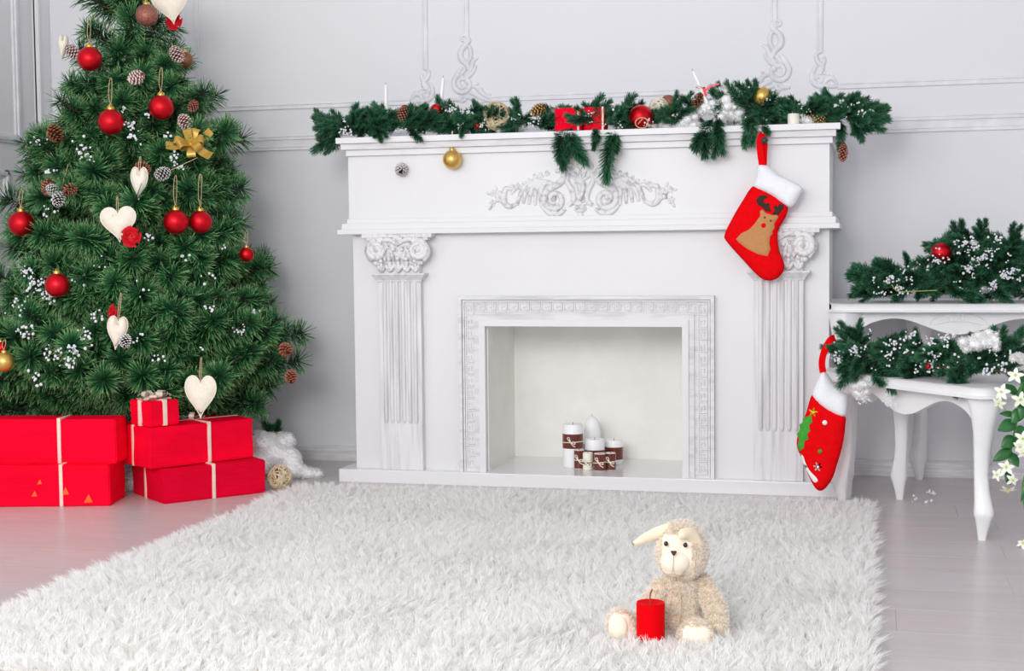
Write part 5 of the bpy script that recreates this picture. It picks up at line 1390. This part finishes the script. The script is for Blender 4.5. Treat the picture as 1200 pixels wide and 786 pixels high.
cotton_bank('cotton_snow', 'small heap of cotton snow between the two gift stacks', [(at(px, py, y_), r) for px, py, y_, r in ((148, 562, 4.36, .035), (152, 574, 4.34, .035), (156, 566, 4.40, .03), (146, 574, 4.38, .03), (150, 552, 4.42, .035))])
for i, (px, py, n, label) in enumerate(((1091, 579, 9, 'larger loose snow tuft on the floor under the tables'), (1071, 586, 5, 'smaller loose snow tuft on the floor by the table leg'), (1086, 588, 6, 'flattened snow tuft nearest the camera under the tables'))):
    p = atz(px, py, .006); mb = MB(); flecks(mb, (0, 0, .001), n, .006, .0025, .005, random.Random(i))
    o = mb.build('snow_tuft', M_SNOW, local=True, angle=180); o.location = (p.x, p.y, 0.006 - min(0, min(v.co.z for v in o.data.vertices) + .006)); tag(o, label, 'snow tuft')
# dark sprigs lying by the cotton snow
g = thing('pine_sprig', 'dark pine sprig standing in the cotton by the wall', 'pine sprig', at(320, 515, 4.80) * 1.0)
inv = chain(g).inverted()
for a, b in (((322, 524), (312, 496)), ((322, 520), (328, 497)), ((320, 512), (332, 512)), ((320, 514), (308, 510))): hang_at(g, *a, *b, 4.80, 4.79, 1)
g = thing('pine_sprig', 'bit of green sprig on the floor left of the dark red gift', 'pine sprig', atz(158, 585, .01))
hang_at(g, 152, 581, 164, 582, 4.34, 4.34, 1)

# ------------------------------------------------------------------ flowering vine at the right edge
M_LEAF = mat('glossy_leaf', (0.022, 0.15, 0.030), 0.35, (0.014, 0.10, 0.020), 14)
M_LEAF2 = mat('light_leaf', (0.10, 0.30, 0.05), 0.4, (0.07, 0.24, 0.035), 14)
M_PETAL = mat('white_petal', (0.92, 0.92, 0.86), 0.6, (0.84, 0.88, 0.68), 40)
M_HEART_ = mat('yellow_green_centre', (0.62, 0.72, 0.12), 0.6)
VY = 3.98
vn = thing('flowering_vine', 'trailing vine with white flowers and glossy leaves at the right edge', 'vine', at(1205, 440, VY))
MB().tube(spline([at(px, py, y_) for px, py, y_ in ((1222, 436, 4.10), (1204, 437, 4.02), (1196, 455, 3.97), (1192, 490, VY), (1186, 520, VY), (1182, 545, VY), (1184, 568, VY))], 6), [.0028] * 37, 6).build('stem', M_LEAF2, vn)
MB().tube(spline([at(px, py, VY + .02) for px, py in ((1196, 455), (1206, 500), (1203, 545), (1198, 575), (1204, 610))], 6), .0022, 6).build('stem', M_LEAF2, vn)
def leaf(px0, py0, px1, py1, w_px, y0, y1, m):
    a, b = at(px0, py0, y0), at(px1, py1, y1); d = b - a; L = d.length; wd = rpx(a, w_px); d.normalize()
    n_ = Vector((.25, -1, .45)); n_ = (n_ - d * n_.dot(d)).normalized(); sd = d.cross(n_); vs = []; fs = []
    K = 9
    for i in range(K + 1):
        u = i / K; h = wd / 2 * (math.sin(PI * min(1, u * 1.0)) ** .75) * (1.1 - .45 * u)
        c = a + d * (L * u) - n_ * (.10 * L * u * u)
        vs += [c - sd * h + n_ * (h * .25), c - n_ * .0006, c + sd * h + n_ * (h * .25)]
    for i in range(K):
        q = i * 3; fs += [(q, q + 1, q + 4, q + 3), (q + 1, q + 2, q + 5, q + 4)]
    mb = MB(); mb.add(vs, fs); o = mb.build('leaf', m, vn, angle=180)
    md = o.modifiers.new('s', 'SOLIDIFY'); md.thickness = .0009
for a in ((1192, 462, 1178, 450, 12), (1194, 470, 1203, 446, 14), (1190, 486, 1172, 484, 9), (1198, 478, 1186, 496, 17), (1190, 494, 1170, 504, 18), (1200, 500, 1190, 508, 12), (1190, 512, 1174, 524, 18), (1192, 520, 1199, 505, 12), (1186, 526, 1164, 540, 15), (1182, 530, 1194, 546, 14), (1183, 550, 1180, 566, 10), (1202, 470, 1196, 492, 16), (1206, 480, 1199, 462, 14), (1208, 520, 1202, 540, 14), (1206, 560, 1197, 588, 8), (1204, 450, 1194, 440, 12)):
    leaf(*a, VY, VY - .02, M_LEAF if (a[0] + a[1]) % 3 else M_LEAF2)
def blossom(px, py, r_px, face, y_, seed, parent=None):
    p = at(px, py, y_); parent = parent or vn; r = rpx(p, r_px); rn = random.Random(seed); f = Vector(face).normalized(); u = f.orthogonal().normalized(); v = f.cross(u); mb = MB()
    for k in range(5):
        a = k * PI / 2.5 + rn.uniform(-.2, .2); d = u * math.cos(a) + v * math.sin(a); sd = f.cross(d); vs = []; fs = []
        for i in range(5):
            q = i / 4; h = r * .27 * math.sin(PI * (.12 + .80 * q)); c = p + d * (r * q) + f * (r * (.5 * q - .55 * q * q))
            vs += [c - sd * h, c + f * (-.05 * r), c + sd * h]
        for i in range(4): z_ = i * 3; fs += [(z_, z_ + 1, z_ + 4, z_ + 3), (z_ + 1, z_ + 2, z_ + 5, z_ + 4)]
        mb.add(vs, fs)
    o = mb.build('blossom', M_PETAL, parent, angle=180)
    m2 = MB(); m2.ball(p + f * r * .10, r * .11, 8, 6)
    for k in range(5): a = k * 1.26; m2.tube([p, p + f * r * .45 + (u * math.cos(a) + v * math.sin(a)) * r * .18], r * .03, 4)
    m2.build('flower_centre', M_HEART_, o)
for i, (px, py, r, f) in enumerate(((1174, 459, 10, (-.4, -1, .2)), (1171, 472, 9, (-.6, -.8, -.4)), (1195, 468, 10, (.2, -1, .1)), (1190, 440, 10, (-.2, -1, .4)), (1198, 514, 10, (.1, -1, .2)), (1196, 523, 9, (-.4, -1, -.1)), (1179, 548, 10, (0, -.8, .5)), (1169, 556, 8, (-.6, -.8, .1)), (1186, 562, 8, (.4, -1, 0)), (1181, 573, 10, (0, -.5, -.8)), (1199, 530, 8, (.2, -1, -.3)))):
    blossom(px, py, r, f, VY - .03, i)
p = atz(1199, 642, 0.0); fb = thing('fallen_flower', 'single white blossom fallen on the floor at the right edge', 'flower', (p.x, p.y, 0))
blossom(1199, 637, 8, (-.4, -.7, .8), p.y, 40, fb)
